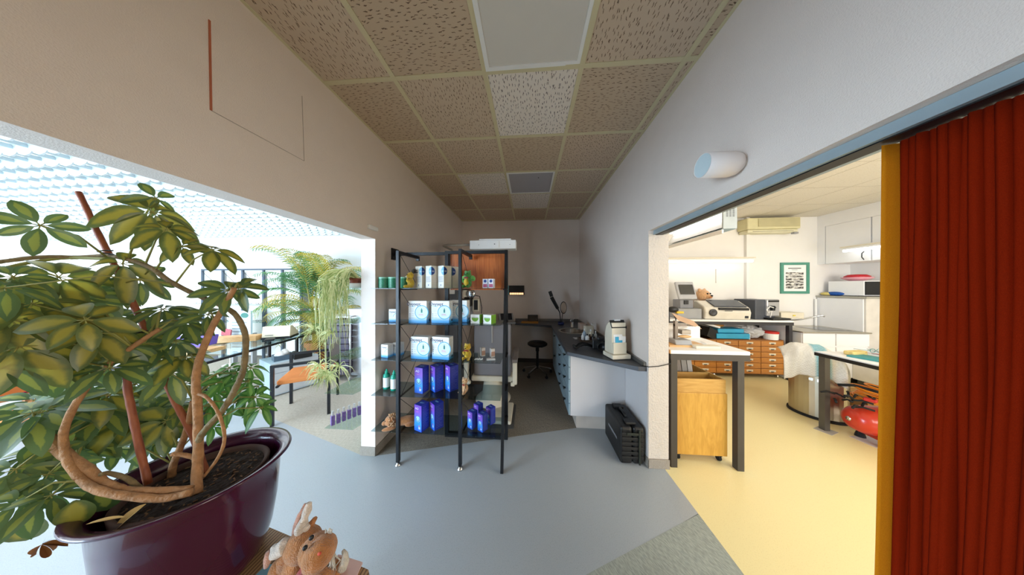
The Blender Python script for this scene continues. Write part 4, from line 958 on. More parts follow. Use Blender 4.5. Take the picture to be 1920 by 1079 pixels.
# drawer cabinet: six columns of six small drawers
t = thing('small_drawer_cabinet', 'wide wooden cabinet of many small labelled drawers under the far workbench', 'drawer cabinet', (3.2, 4.1, 0))
x1 = 4.17; cw = .345; nc = 6; x0 = x1 - nc * cw; z0c, z1c = .07, .64; rh = (z1c - z0c - .02) / 6
MB().box(x0 - .012, x1 + .012, 3.93, 4.36, z0c, z1c).build('carcass', wood('carcass_wood', '#7c4d22', '#94602c', .45, (3, 12, 12)), t, True)
dr = MB().box(-cw / 2 + .005, cw / 2 - .005, -.014, .0, .005, rh - .005).build('drawer', M_oakd, t)
off = Vector(t.location)
lh = MB().box(-.05, .05, -.017, -.0142, rh * .42, rh * .74).build('label_holder', M_cream, dr)
kn = MB().lathe([(.012, 0), (.02, .006), (.02, .016)], (0, -.014, rh * .34), 10, sx=1.4, sy=.5).build('pull', M_dark, dr)
first = True
for c in range(nc):
    for r_ in range(6):
        d = dr if first else dr.copy()
        if not first:
            col.objects.link(d); d.parent = t
            for ch in (lh, kn):
                q = ch.copy(); col.objects.link(q); q.parent = d
        first = False
        d.location = V(x0 + cw * (c + .5), 3.929, z0c + .01 + rh * r_) - off
for x in (x0 + .05, (x0 + x1) / 2, x1 - .05):
    MB().lathe([(.03, -.012), (.034, 0), (.03, .012)], (x, 3.98, .034), 16, M=Matrix.Rotation(pi / 2, 4, 'Y')).build('castor', M_chrome, t, True)
# on top of the small drawer cabinet
zt = .642
p = pY(1363, 630, 4.05)
o = MB().cbox((p.x, 4.05, zt + .05), (.52, .24, .085), 0).build('blue_case', mat('blue_plastic', '#2f9fc9', .4), bev=.008); tag(o, 'bright blue flat plastic case on the drawer cabinet, lower of two', 'case')
o = MB().cbox((p.x - .02, 4.06, zt + .135), (.42, .22, .07), .02).build('blue_case', bpy.data.materials['blue_plastic'], bev=.012); tag(o, 'bright blue folded plastic case lying on top of the other', 'case')
o = MB().cbox((p.x + .27, 4.06, zt + .05), (.02, .22, .10), 0).build('white_folder', M_paper); tag(o, 'white folder standing against the lower blue case', 'folder')
o = MB().cbox((p.x - .35, 4.02, zt + .09), (.22, .2, .16), .3, 0, .4).build('black_binder', M_blackp); tag(o, 'black binder leaning left of the bright blue cases', 'binder')
o = MB().cbox((p.x - .32, 4.03, zt + .225), (.26, .18, .03), .1, 0, .25).build('white_booklet', M_paper); tag(o, 'white booklet on the black binder under the far workbench', 'booklet')
o = MB().ell((p.x - .1, 4.15, zt + .20), (.13, .06, .04)).build('orange_cloth', mat('orange_cloth', '#c98a3a', .8, bump=.8, bscale=40), smooth=True); tag(o, 'crumpled orange cloth bundle above the bright blue cases', 'cloth')
# transparent bag
p = pY(1414, 620, 4.05)
me = bmesh.new(); bmesh.ops.create_icosphere(me, subdivisions=4, radius=1)
from mathutils import noise as nz
for v in me.verts:
    k = 1 + .22 * nz.noise(v.co * 2.2) + .12 * nz.noise(v.co * 5) + .05 * nz.noise(v.co * 11)
    v.co = Vector((v.co.x * .21 * k, v.co.y * .13 * k, max(v.co.z, -.85) * .10 * k))
m_ = bpy.data.meshes.new('plastic_bag'); me.to_mesh(m_); me.free()
bagm, bnt, bb = nodes('bag_plastic'); bb.inputs['Base Color'].default_value = (.75, .76, .78, 1); bb.inputs['Roughness'].default_value = .25; bb.inputs['Alpha'].default_value = .62
m_.materials.append(bagm); o = bpy.data.objects.new('plastic_bag', m_); col.objects.link(o); o.location = (p.x - .03, 4.10, zt + .10); tag(o, 'crumpled clear plastic bag on the small drawer cabinet', 'plastic bag')
p = pY(1445, 630, 4.0); t = thing('red_lid_tub', 'white tub with a red lid at the right on the drawer cabinet', 'tub', (p.x, 4.0, zt))
MB().lathe([(.085, 0), (.09, .1)], (0, 0, 0), 28).build('tub', M_paper, t); MB().lathe([(.094, .1), (.094, .13), (.08, .135)], (0, 0, 0), 28).build('lid', mat('lid_red', '#c22a20', .4), t)
# white side board right of cabinet
o = MB().box(4.21, 4.23, 3.93, 4.34, .02, .87).build('side_board', M_wlam); tag(o, 'white board standing at the right end under the far workbench', 'board')
# poster
t = thing('framed_poster', 'black and white print in a green frame on the workshop back wall', 'picture', (4.33, YB, 1.55))
A = pY(1462, 493, YB); B = pY(1515, 551, YB); off = Vector(t.location)
x0, x1, z1, z0 = A.x, B.x, A.z, B.z; fw = .045
b = MB()
for q in ((x0, x1, z1 - fw, z1), (x0, x1, z0, z0 + fw), (x0, x0 + fw, z0 + fw, z1 - fw), (x1 - fw, x1, z0 + fw, z1 - fw)): b.box(q[0], q[1], YB - .025, YB - .001, q[2], q[3])
b.build('frame', mat('frame_green', '#4f8f7c', .5), t, True)
MB().box(x0 + fw, x1 - fw, YB - .012, YB - .001, z0 + fw, z1 - fw).build('sheet', M_paper, t, True)
pm, nt, bb = nodes('print_pattern'); tc = N(nt, 'ShaderNodeTexCoord'); mp = N(nt, 'ShaderNodeMapping'); mp.inputs['Scale'].default_value = (10, 10, 26); nt.links.new(tc.outputs['Object'], mp.inputs[0])
nn = N(nt, 'ShaderNodeTexNoise', Scale=1.6, Detail=6.0); nt.links.new(mp.outputs[0], nn.inputs['Vector']); rr = ramp(nt, [(.42, '#2c2c2a'), (.5, '#8a8780'), (.6, '#dcdad2')], nn.outputs['Fac']); nt.links.new(rr.outputs[0], bb.inputs['Base Color'])
n_ = 6; zz0, zz1 = z0 + fw + .04, z1 - fw - .13; hh = (zz1 - zz0) / n_
for i in range(n_): MB().box(x0 + .09, x1 - .09, YB - .0135, YB - .012, zz0 + i * hh + .006, zz0 + (i + 1) * hh - .004).build('picture_row', pm, t, True)
MB().box(x0 + .13, x1 - .13, YB - .0135, YB - .012, z1 - .115, z1 - .098).box(x0 + .19, x1 - .19, YB - .0135, YB - .012, z1 - .14, z1 - .134).build('title_line', mat('ink_mid', '#6b6b68', .7), t, True)
# air conditioner
t = thing('air_conditioner', 'beige air conditioner high on the workshop back wall', 'air conditioner', (3.9, YB, 2.55))
A = pY(1401, 407, YB - .2); B = pY(1501, 435, YB - .2)
MB().box(A.x, B.x, YB - .21, YB - .001, B.z + .06, A.z - .02).build('housing', mat('ac_beige', '#cfc9a0', .5), t, True, bev=.02, seg=3)
MB().box(A.x + .17, B.x - .03, YB - .222, YB - .21, B.z + .10, A.z - .04).build('grille', mat('ac_grille', '#b7b08a', .5), t, True, bev=.005)
MB().box(A.x + .02, B.x - .02, YB - .19, YB - .01, B.z, B.z + .06).build('outlet', mat('ac_outlet', '#d8d3b4', .5), t, True, bev=.02)
MB().box(A.x + .1, B.x - .1, YB - .192, YB - .19, B.z + .02, B.z + .026).build('flap_line', M_dark, t, True)
MB().box(B.x - .10, B.x - .03, YB - .2, YB - .15, B.z - .03, B.z).build('pipe_end', M_greyp, t, True)
S('trim_3', [(pY(1395, 500, YB).x, pY(1401, 500, YB).x, YB - .05, YB, 0, HC - .06)], M_wwall)
S('trim_4', [(pY(1343, 500, YB).x - .015, pY(1343, 500, YB).x + .015, YB - .02, YB, 1.6, 1.86)], M_wwall)
# fluorescent lamps
M_tube = mat('tube_light', '#ffffff', .5, emit=2.6, ecol='#f4fbff')
def lampbar(name, label, A, B, drop=.05):
    t = thing(name, label, 'fluorescent lamp', ((A.x + B.x) / 2, (A.y + B.y) / 2, A.z)); M0 = MB()
    M0.bar(A + V(0, 0, .045), B + V(0, 0, .045), .12, .02).build('mounting', M_cream, t, True)
    MB().bar(A + V(0, 0, .022), B + V(0, 0, .022), .07, .03).build('housing', M_white, t, True)
    MB().tube([A - V(0, 0, .012), B - V(0, 0, .012)], .018, 12).build('tube', M_tube, t, True, smooth=True)
    return t
A = pY(1256, 490, 4.22); B = pY(1411, 490, 4.22); lampbar('wall_fluorescent_lamp', 'slim fluorescent lamp glowing above the far workbench', V(A.x - .7, 4.22, A.z), V(B.x, 4.22, A.z))
S('trim_5', [(A.x - .6, B.x - .1, 4.23, YB, A.z + .057, A.z + .065)], M_cream)
A = pX(1582, 470, 5.15); B = V(5.15, 2.3, A.z); t = lampbar('cabinet_fluorescent_lamp', 'fluorescent lamp glowing under the wall cupboards at right', A, B)
MB().bar(V(5.2, 2.35, A.z + .06), V(5.2, A.y - .05, A.z + .06), .16, .012).build('shelf', M_white, t, True)
# big pendant fixture near the opening
t = thing('pendant_fluorescent_lamp', 'large twin fluorescent lamp with white reflectors under the workshop ceiling', 'fluorescent lamp', (2.39, 3.25, 2.2))
MB().box(2.39, 2.41, 2.76, 3.85, 2.21, 2.44).build('reflector', M_white, t, True)
b = MB(); b.extr([(2.30, 2.225), (2.315, 2.225), (2.39, 2.33), (2.39, 2.35)], 'y', 2.76, 3.85); b.build('lower_reflector', M_white, t, True)
MB().box(2.27, 2.42, 2.74, 2.759, 2.20, 2.46).build('end_cap', mat('end_cap', '#aeb9be', .5), t, True)
b = MB()
for i in range(7):
    for k in range(3): b.box(2.30 + k * .035, 2.322 + k * .035, 2.7385, 2.7399, 2.34 + i * .014, 2.346 + i * .014)
b.build('end_vent', M_dark, t, True)
MB().box(2.29, 2.42, 2.76, 3.85, 2.196, 2.208).build('edge_strip', mat('edge_blue_grey', '#7f99a4', .4), t, True)
MB().box(2.27, 2.29, 2.76, 3.85, 2.15, 2.195).build('lower_shade', M_white, t, True)
MB().box(2.27, 2.43, 2.76, 3.85, 2.46, 2.50).build('housing', M_white, t, True)
MB().tube([(2.34, 2.80, 2.41), (2.34, 3.80, 2.41)], .020, 12).build('tube', M_tube, t, True, smooth=True)
for y in (2.9, 3.7): MB().tube([(2.35, y, 2.50), (2.35, y, HC - .0605)], .006, 6).build('suspension', M_greyp, t, True)
# wall cupboards
XC5 = 5.28
def cupboard(y0, y1, label, hy):
    t = thing('wall_cupboard', label, 'cupboard', (XC5 + .2, (y0 + y1) / 2, 1.93), 0, 'white wall cupboards in the workshop')
    MB().box(XC5 + .02, XW - .002, y0, y1, 1.93, 2.60).build('body', M_wlam, t, True)
    d = MB().box(XC5, XC5 + .018, y0 + .004, y1 - .004, 1.93, 2.60).build('door', M_wlam, t, True, bev=.002)
    MB().tube([(XC5, hy, 2.08), (XC5 - .03, hy, 2.05), (XC5 - .03, hy, 1.99), (XC5, hy, 1.95)], .006, 8).build('handle', M_dark, d, True, smooth=True)
cupboard(3.80, 4.32, 'white wall cupboard in the far right corner of the workshop', 3.87)
cupboard(3.02, 3.79, 'white wall cupboard second from the far corner', 3.1)
cupboard(2.2, 3.01, 'white wall cupboard partly behind the curtain edge', 2.3)
S('trim_6', [(XC5, XW, 2.2, YB, 2.602, HC - .06), (XC5, XW, 4.325, YB, 1.93, 2.602)], M_wlam)
# tall white cabinet with microwave
t = thing('tall_white_cabinet', 'tall white kitchen cabinet with grey worktop carrying the microwave', 'cabinet', (5.5, 4.1, 0))
MB().box(5.27, XW - .002, 3.84, YB - .002, .0, 1.335).build('body', mat('beige_laminate', '#cfcac2', .5), t, True)
MB().box(5.255, 5.269, 3.86, YB - .02, .02, 1.325).build('side_panel', M_wlam, t, True, bev=.002)
MB().box(5.25, XW - .002, 3.82, YB - .002, 1.335, 1.365).build('top', mat('steel_edge', '#a9a69c', .4, metal=.4), t, True)
t = thing('microwave', 'white microwave oven with black door on the tall cabinet', 'microwave', (5.5, 4.1, 1.366))
A = pX(1620, 550, 5.36)
MB().box(5.36, XW - .06, A.y, A.y + .42, 1.376, 1.62).build('housing', M_wlam, t, True, bev=.005)
MB().box(5.37, 5.62, A.y - .012, A.y - .001, 1.39, 1.605).build('door', M_blackp, t, True)
MB().box(5.63, XW - .07, A.y - .008, A.y - .001, 1.39, 1.605).build('panel', M_blackp, t, True)
for z in (1.44, 1.555): MB().lathe([(.035, 0), (.033, .012), (.01, .015)], (5.69, A.y - .008, z), 18, M=Matrix.Rotation(pi / 2, 4, 'X')).build('knob', M_white, t, True)
MB().box(5.38, 5.41, A.y + .03, A.y + .08, 1.366, 1.376).box(5.7, 5.73, A.y + .3, A.y + .35, 1.366, 1.376).build('foot', M_blackp, t, True)
t = thing('red_bowl', 'red covered pink bowl on top of the microwave', 'bowl', (5.50, A.y + .18, 1.621))
MB().lathe([(.07, 0), (.13, .03), (.16, .055), (.155, .06)], (0, 0, 0), 32).build('bowl', mat('bowl_pink', '#d99aa6', .4), t, smooth=True)
MB().lathe([(.125, .06), (.13, .075), (.09, .105), (.001, .11)], (0, 0, 0), 32).build('lid', mat('bowl_red', '#b81f2a', .35), t, smooth=True)
p = pX(1555, 550, 5.30); o = MB().ell((5.36, p.y - .02, 1.366 + .035), (.06, .12, .035)).build('blue_cloth', mat('cloth_blue', '#1f52a0', .8, bump=.8, bscale=30), smooth=True); tag(o, 'blue and yellow cloth bundle left of the microwave', 'cloth')
o = MB().ell((5.33, p.y + .06, 1.366 + .03), (.04, .08, .03)).build('yellow_sponge', mat('sponge', '#d9c77a', .9)); tag(o, 'yellow sponge beside the blue cloth on the tall cabinet', 'sponge')
o = MB().lathe([(.07, 0), (.05, .12), (.02, .2), (.001, .21)], (5.74, 3.90, 1.366), 12).build('blue_bag', bpy.data.materials['cloth_blue'], smooth=True); tag(o, 'blue folded bag right of the microwave', 'bag')
# sink unit
t = thing('kitchen_sink_unit', 'low white kitchen unit with a steel sink top on the back wall', 'sink unit', (4.7, 4.1, 0))
ZK = .815
MB().box(4.30, 5.24, 3.80, YB - .002, .10, ZK - .02).build('body', M_wlam, t, True)
MB().box(4.34, 5.24, 3.86, YB - .01, 0, .10).build('plinth', mat('plinth_dark', '#4b4844', .7), t, True)
MB().box(4.28, 5.248, 3.76, YB - .002, ZK - .019, ZK).build('steel_top', M_steel, t, True, bev=.004)
for x in (4.305, 4.78): MB().box(x, x + .455, 3.782, 3.799, .60, ZK - .03).build('drawer_front', M_wlam, t, True); MB().box(x, x + .455, 3.782, 3.799, .11, .575).build('door', M_wlam, t, True)
MB().box(4.72, 5.15, 3.90, 4.26, ZK, ZK + .003).build('sink_bowl', mat('sink_bowl', '#7d7c78', .2, metal=1), t, True)
MB().tube([(4.70, 4.33, ZK), (4.70, 4.33, ZK + .12)], .02, 12).tube([(4.70, 4.33, ZK + .1), (4.80, 4.25, ZK + .13), (4.98, 4.12, ZK + .22), (5.0, 4.1, ZK + .2)], .012, 10).ell((4.70, 4.33, ZK + .14), (.03, .03, .025)).build('tap', M_chrome, t, True, smooth=True)
MB().tube([(5.22, 4.40, ZK), (5.22, 4.40, 1.3)], .015, 8).build('drain_pipe', M_white, t, True)
# more low units at right, behind table
t = thing('low_white_unit', 'low white unit in front of the tall cabinet beyond the table', 'cabinet', (5.5, 3.6, 0))
MB().box(5.0, XW - .01, 3.30, 3.78, .10, .50).build('body', mat('unit_offwhite', '#d6d2ca', .5), t, True, bev=.003); MB().box(5.04, XW - .02, 3.34, 3.76, 0, .10).build('plinth', bpy.data.materials['plinth_dark'], t, True)
# right table
ZT = .82
t = thing('right_table', 'white table with black edge and dark square legs at the right', 'table', (3.7, 2.0, 0))
MB().box(3.10, 4.0, .9, 2.62, ZT - .022, ZT).build('tabletop', M_wtop, t, True, bev=.003)
MB().box(3.092, 3.0995, .9, 2.62, ZT - .045, ZT - .012).box(3.0995, 4.0, 2.6, 2.62, ZT - .045, ZT - .023).build('edge', M_blackp, t, True)
for x, y in ((3.10, 2.54), (3.94, 2.54), (3.10, .95), (3.94, .95)): MB().box(x, x + .05, y, y + .05, 0, ZT - .045).build('leg', mat('leg_grey', '#55524c', .4, metal=.3) if (x, y) == (3.10, 2.54) else bpy.data.materials['leg_grey'], t, True)
o = MB().cbox((3.12, 2.55, .002), (.14, .12, .003), .4).build('leg_pad', mat('grey_card', '#a6a29a', .8)); tag(o, 'grey card under the nearest leg of the right table', 'card')
# bin: half round front, domed lid
t = thing('stainless_bin', 'large stainless steel waste bin with domed lid beside the right table', 'bin', (3.42, 2.87, 0))
def binoutline(k):
    pts = []; n = 32; A_ = -.95
    for i in range(n):
        a = 2 * pi * i / n; x = cos(a) * .215; y = sin(a) * .19
        if y > .1: y = .1 + (y - .1) * .3
        x *= k; y *= k
        pts.append((x * cos(A_) - y * sin(A_), x * sin(A_) + y * cos(A_)))
    return pts
b = MB(); b.prism(binoutline(1), .03, .50); b.build('body', M_steel, t, smooth=False)
b = MB(); b.prism(binoutline(1.07), .0, .03); b.build('base_ring', M_rub, t, bev=.006)
b = MB(); vs = []; n = 32
levels = [(1.01, .501), (1.01, .53), (.98, .59), (.90, .65), (.72, .70), (.42, .725), (.02, .735)]
for k, z in levels:
    for x, y in binoutline(k): vs.append((x, y, z))
fs = [(i * n + k, i * n + (k + 1) % n, (i + 1) * n + (k + 1) % n, (i + 1) * n + k) for i in range(len(levels) - 1) for k in range(n)]
b.add(vs, fs); b.build('lid', M_steel, t, smooth=True)
MB().cbox((-.150, -.108, .45), (.09, .008, .035), -.95).build('handle_plate', M_chrome, t, bev=.002)
# towel draped on the bin
mt, nt, bb = nodes('towel_cloth'); tc = N(nt, 'ShaderNodeTexCoord'); sp = N(nt, 'ShaderNodeSeparateXYZ'); nt.links.new(tc.outputs['Generated'], sp.inputs[0])
rr = ramp(nt, [(0, '#e4e2da'), (.5, '#e4e2da'), (.56, '#7fb9c6'), (.74, '#8fc2cc'), (.8, '#e4e2da'), (1, '#e4e2da')], sp.outputs[0]); ck = N(nt, 'ShaderNodeTexChecker', Scale=30.0); nt.links.new(tc.outputs['Generated'], ck.inputs[0])
mxx = N(nt, 'ShaderNodeMix', data_type='RGBA'); mxx.inputs[0].default_value = .14; nt.links.new(rr.outputs[0], mxx.inputs[6]); nt.links.new(ck.outputs[0], mxx.inputs[7]); nt.links.new(mxx.outputs[2], bb.inputs['Base Color']); bb.inputs['Roughness'].default_value = .95
b = MB(); vs = []; nx_, ny_ = 26, 26
for j in range(ny_ + 1):
    for i in range(nx_ + 1):
        s1 = (i / nx_ - .5) * .44; s2 = j / ny_ * .52 - .10
        r_ = abs(s1)
        if s2 < .16: y = -s2; z = .79 + .035 * cos(s2 * 9) - max(0, r_ - .10) * .75 - max(0, s2) * .25
        else: q = s2 - .16; y = -.16 - .055 * (1 - math.exp(-q * 14)); z = .79 + .035 * cos(1.44) - .04 - max(0, r_ - .10) * .75 - q
        y -= .010 * sin(i * .95 + j * .15) * min(1, max(0, s2) * 5)
        vs.append((s1, y, z + .004 * sin(i * 1.3 + j)))
b.add(vs, [(j * (nx_ + 1) + i, j * (nx_ + 1) + i + 1, (j + 1) * (nx_ + 1) + i + 1, (j + 1) * (nx_ + 1) + i) for j in range(ny_) for i in range(nx_)])
o = b.build('checked_towel', mt, smooth=True, solid=.004); o.location = (3.37, 2.92, 0); o.rotation_euler = (0, 0, -.62); tag(o, 'white and turquoise checked towel draped over the steel bin', 'towel')
# red compressor
t = thing('red_compressor', 'red compressor tank with black rubber feet under the right table', 'compressor', (3.45, 2.37, 0), R(-98))
pr = [(.001, -.30), (.05, -.296), (.09, -.275), (.12, -.225), (.132, -.16), (.134, 0), (.134, .25), (.11, .32), (.001, .35)]
MB().lathe(pr, (0, 0, .215), 32, M=Matrix.Rotation(-pi / 2, 4, 'X')).build('tank', mat('tank_red', '#c03420', .3, var=.03, coat=.3), t, smooth=True)
MB().lathe([(.022, 0), (.02, .012), (.001, .014)], (0, -.293, .215), 16, M=Matrix.Rotation(pi / 2, 4, 'X')).build('plug', M_chrome, t, smooth=True)
for y in (-.12, .2):
    f_ = MB().cbox((0, y, .075), (.22, .05, .03)).build('bracket', mat('bracket_red', '#a82e1e', .4), t)
    for x in (-.09, .09): MB().lathe([(.035, .0035), (.03, .03), (.02, .06)], (x, y, 0), 14).build('rubber_foot', M_rub, f_)
MB().box(-.06, .06, .08, .3, .345, .45).build('motor', M_blackp, t, bev=.02)
o = MB().cbox((3.42, 2.36, .0015), (.34, .26, .002), .1).build('floor_paper', mat('floor_paper', '#c9c4c0', .8)); tag(o, 'white sheet lying on the yellow floor under the compressor', 'paper')
# orange hose coil
pts = []
for i in range(240):
    a = i / 240 * 2 * pi * 7; rr_ = .125 + .03 * sin(i * .05)
    pts.append((rr_ * cos(a) * 1.1 + .02 * sin(i * .21), rr_ * sin(a), .02 + .0006 * i + .02 * sin(a * .5)))
o = MB().tube(pts, .0065, 6).build('orange_air_hose', mat('hose_orange', '#e08218', .4), smooth=True); o.location = (3.42, 2.42, .36); o.rotation_euler = (R(5), R(5), 0); tag(o, 'coiled orange air hose lying on the red compressor', 'hose')
o = MB().tube([(3.20, 2.52, .50), (3.28, 2.47, .52), (3.36, 2.41, .50), (3.42, 2.36, .47)], .014, 8).build('black_hose', M_rub, smooth=True); tag(o, 'short black hose above the orange coil', 'hose')
# brown open carton behind compressor
t = thing('cardboard_carton', 'open brown cardboard carton between the steel bin and compressor', 'cardboard box', (3.90, 2.80, 0), R(-8))
b = MB(); cw_ = .2
b.box(-.2, .2, -.16, -.155, 0, .30); b.box(-.2, .2, .155, .16, 0, .30); b.box(-.2, -.195, -.155, .155, 0, .30); b.box(.195, .2, -.155, .155, 0, .30); b.box(-.195, .195, -.155, .155, 0, .005)
b.build('carton', mat('brown_carton', '#b98f58', .8), t); MB().cbox((-.21, -.05, .31), (.12, .28, .003), 0, 0, .35).build('flap', bpy.data.materials['brown_carton'], t)
MB().cbox((-.12, -.17, .345), (.18, .012, .05), .5, 0, .3).build('packing', M_paper, t)
for i in range(7):
    pass
t = thing('tool_bundle', 'bundle of dark cables and tools on the compressor', 'tools', (3.22, 2.40, .345))
b = MB()
for i in range(14):
    a = V(random.uniform(-.1, .06), random.uniform(-.1, .12), random.uniform(.0, .09)); d = V(random.uniform(-.1, .1), random.uniform(-.1, .1), random.uniform(-.03, .05)); b.tube([a, a + d * .5 + V(0, 0, .015), a + d], .009, 6)
b.build('cables', M_rub, t, smooth=True); MB().cbox((.0, -.08, .10), (.05, .07, .03), .4).build('red_clip', mat('clip_red', '#c02a22', .4), t, bev=.008)
# things on the right table
bt = thing('water_bottle', 'clear plastic bottle with pale blue cap on the right table', 'bottle', (3.66, 2.45, ZT))
MB().lathe([(.06, 0), (.065, .01), (.065, .12), (.062, .14), (.045, .20), (.028, .235), (.028, .25)], (0, 0, 0), 24).build('body', glassm('bottle_plastic', (.80, .92, .95)), bt, smooth=True)
MB().lathe([(.061, .004), (.061, .08), (.001, .081)], (0, 0, 0), 20).build('water', glassm('water_tint', (.72, .9, .95)), bt, smooth=True)
MB().lathe([(.031, .25), (.031, .275), (.028, .28)], (0, 0, 0), 16).build('cap', mat('cap_blue', '#a8d4dc', .4), bt, smooth=True)
o = MB().cbox((3.30, 2.34, ZT + .008), (.20, .26, .014), .3).build('teal_mat', mat('teal_mat', '#3d8c8c', .6)); tag(o, 'dark teal cutting mat on the corner of the right table', 'mat')
o = MB().cbox((3.34, 2.50, ZT + .022), (.20, .07, .04), .2).build('yellow_cloth', mat('chamois', '#d9c27c', .9, bump=.8, bscale=50), bev=.012, seg=3); tag(o, 'folded pale yellow cloth at the far corner of the right table', 'cloth')
t = thing('spectacles_heap', 'heap of spectacle frames and cords on the teal mat', 'spectacles', (3.40, 2.32, ZT + .016))
for i in range(5):
    f_ = MB(); ox_, oy_ = random.uniform(-.07, .10), random.uniform(-.06, .10)
    for s_ in (-1, 1): f_.tube([(ox_ + s_ * .03 + .024 * cos(a), oy_ + .008 * i * .3, .012 + .010 * i + .018 * (1 + sin(a))) for a in [k * pi / 6 for k in range(13)]], .002, 5)
    f_.tube([(ox_ - .055, oy_, .03 + .01 * i), (ox_ - .06, oy_ + .11, .02 + .01 * i)], .002, 5).tube([(ox_ + .055, oy_, .03 + .01 * i), (ox_ + .06, oy_ + .11, .02 + .01 * i)], .002, 5)
    f_.build('frame', [M_ink, I_red, M_dark, I_teal, M_greyp][i], t, smooth=True)
for i in range(4):
    a = i * 1.1; xx, yy = 3.62 + .09 * i, 2.06 + .07 * (i % 2)
    bottle('spray_bottle', ['white spray bottle with red nozzle nearest the clear bottle', 'white spray bottle with red nozzle second in the row on the table', 'white spray bottle with red nozzle third in the row on the table', 'white spray bottle with red nozzle nearest the white caddy'][i], xx - .12, yy + .1, ZT, .03, .15, glassm('frost' + str(i), (.93, .95, .96)) if i % 2 else M_paper, cap=mat('nozzle_red' + str(i), '#c8404a', .4), group='spray bottles on the right table')
t = thing('storage_caddy', 'stacked clear white storage boxes with a handle beside the curtain', 'storage box', (3.60, 1.97, ZT), R(-20))
MB().box(-.13, .14, -.10, .10, .0, .13).build('lower_box', M_paper, t, bev=.008); MB().box(-.12, .13, -.09, .09, .131, .23).build('middle_box', mat('box_bluish', '#c4ccd8', .4), t, bev=.008)
MB().box(-.13, .14, -.10, .10, .231, .26).build('lid', M_white, t, bev=.006); MB().cbox((.02, .05, .34), (.20, .03, .15), 0, -.2).build('upper_tray', M_white, t, bev=.01)
MB().box(-.04, .04, -.106, -.1, .17, .19).box(-.04, .02, -.106, -.1, .05, .07).build('latch', M_blackp, t)
o = MB().cbox((3.42, 2.02, ZT + .006), (.16, .2, .01), .2).build('aqua_cloth', mat('aqua', '#b7dcd8', .8)); tag(o, 'flat aqua cloth near the front of the right table', 'cloth')
o = MB().cbox((3.50, 2.44, ZT + .035), (.16, .10, .06), .1).build('small_white_box', M_paper, bev=.003); tag(o, 'small white box behind the spectacle frames', 'box')
# office chair base glimpsed
t = thing('office_chair_base', 'grey office chair base with castors beyond the right table', 'office chair', (4.75, 2.75, 0))
MB().tube([(0, 0, .1), (0, 0, .42)], .03, 12).build('column', M_greyp, t)
for i in range(5):
    a = i * 2 * pi / 5; e = V(cos(a) * .28, sin(a) * .28, .07); MB().bar((0, 0, .12), e, .04, .025).build('leg', M_greyp, t); MB().lathe([(.025, -.015), (.03, 0), (.025, .015)], (e.x, e.y, .03), 12, M=Matrix.Rotation(pi / 2, 4, 'X')).build('castor', M_rub, t)
MB().box(-.24, .24, -.24, .24, .42, .49).build('seat', mat('seat_grey', '#57585c', .8), t, bev=.03)
# workshop ceiling details
o = MB().lathe([(.09, -.006), (.09, 0)], (4.9, 2.9, HC - .061), 28).build('smoke_sensor', M_white); 
p = pz  # keep helper
o.location = (0, 0, 0); tag(o, 'round flat ceiling ring in the workshop ceiling', 'ceiling fitting')
# ---------------------------------------------------------------- the shop
# chairs
def armchair(name, label, loc, rz, back_x, mback):
    t = thing(name, label, 'chair', loc, rz, 'black framed armchairs in the shop')
    lx, ly, h = .48, .54, .66; s_ = .028
    for x in (0, lx):
        for y in (0, ly): MB().box(x - s_ / 2, x + s_ / 2, y - s_ / 2, y + s_ / 2, 0, h - s_).build('leg', M_black, t)
    for y in (0, ly): MB().box(-s_ / 2, lx + s_ / 2, y - s_ / 2, y + s_ / 2, h - s_, h).build('arm', M_black, t)
    b = MB()
    for x in (.03, lx - .03): b.box(x - .01, x + .01, s_ / 2, ly - s_ / 2, .40, .42)
    b.build('seat_rail', M_black, t)
    MB().box(.02, lx - .02, .03, ly - .03, .42, .475).build('seat', M_orange, t, bev=.02, seg=3)
    bx_ = back_x; b = MB(); vs = []; n = 9
    for i in range(n):
        y = .03 + (ly - .06) * i / (n - 1); c = .035 * (1 - (2 * i / (n - 1) - 1) ** 2) * (1 if back_x > .2 else -1)
        for z in (.56, .82): vs += [(bx_ + c, y, z), (bx_ + c + .025, y, z)]
    fs = []
    for i in range(n - 1):
        a, c = i * 4, i * 4 + 4
        fs += [(a, a + 2, c + 2, c), (a + 1, c + 1, c + 3, a + 3), (a, c, c + 1, a + 1), (a + 2, a + 3, c + 3, c + 2)]
    fs += [(0, 1, 3, 2), ((n - 1) * 4, (n - 1) * 4 + 2, (n - 1) * 4 + 3, (n - 1) * 4 + 1)]
    b.add(vs, fs); b.build('backrest', mback, t, bev=.008)
    for y in (.0, ly): MB().box(bx_, bx_ + .02, y - .01, y + .01, h, .74).build('back_upright', M_black, t)
    return t
armchair('armchair', 'black framed armchair with an orange seat beside the low blue grey cabinet', (-2.78, 2.17, .001), R(34), .47, mat('back_brown', '#6b6460', .7))
armchair('armchair', 'black framed armchair with orange backrest at the left edge behind the plant', (-4.34, 1.24, .001), R(30), .0, M_orange)
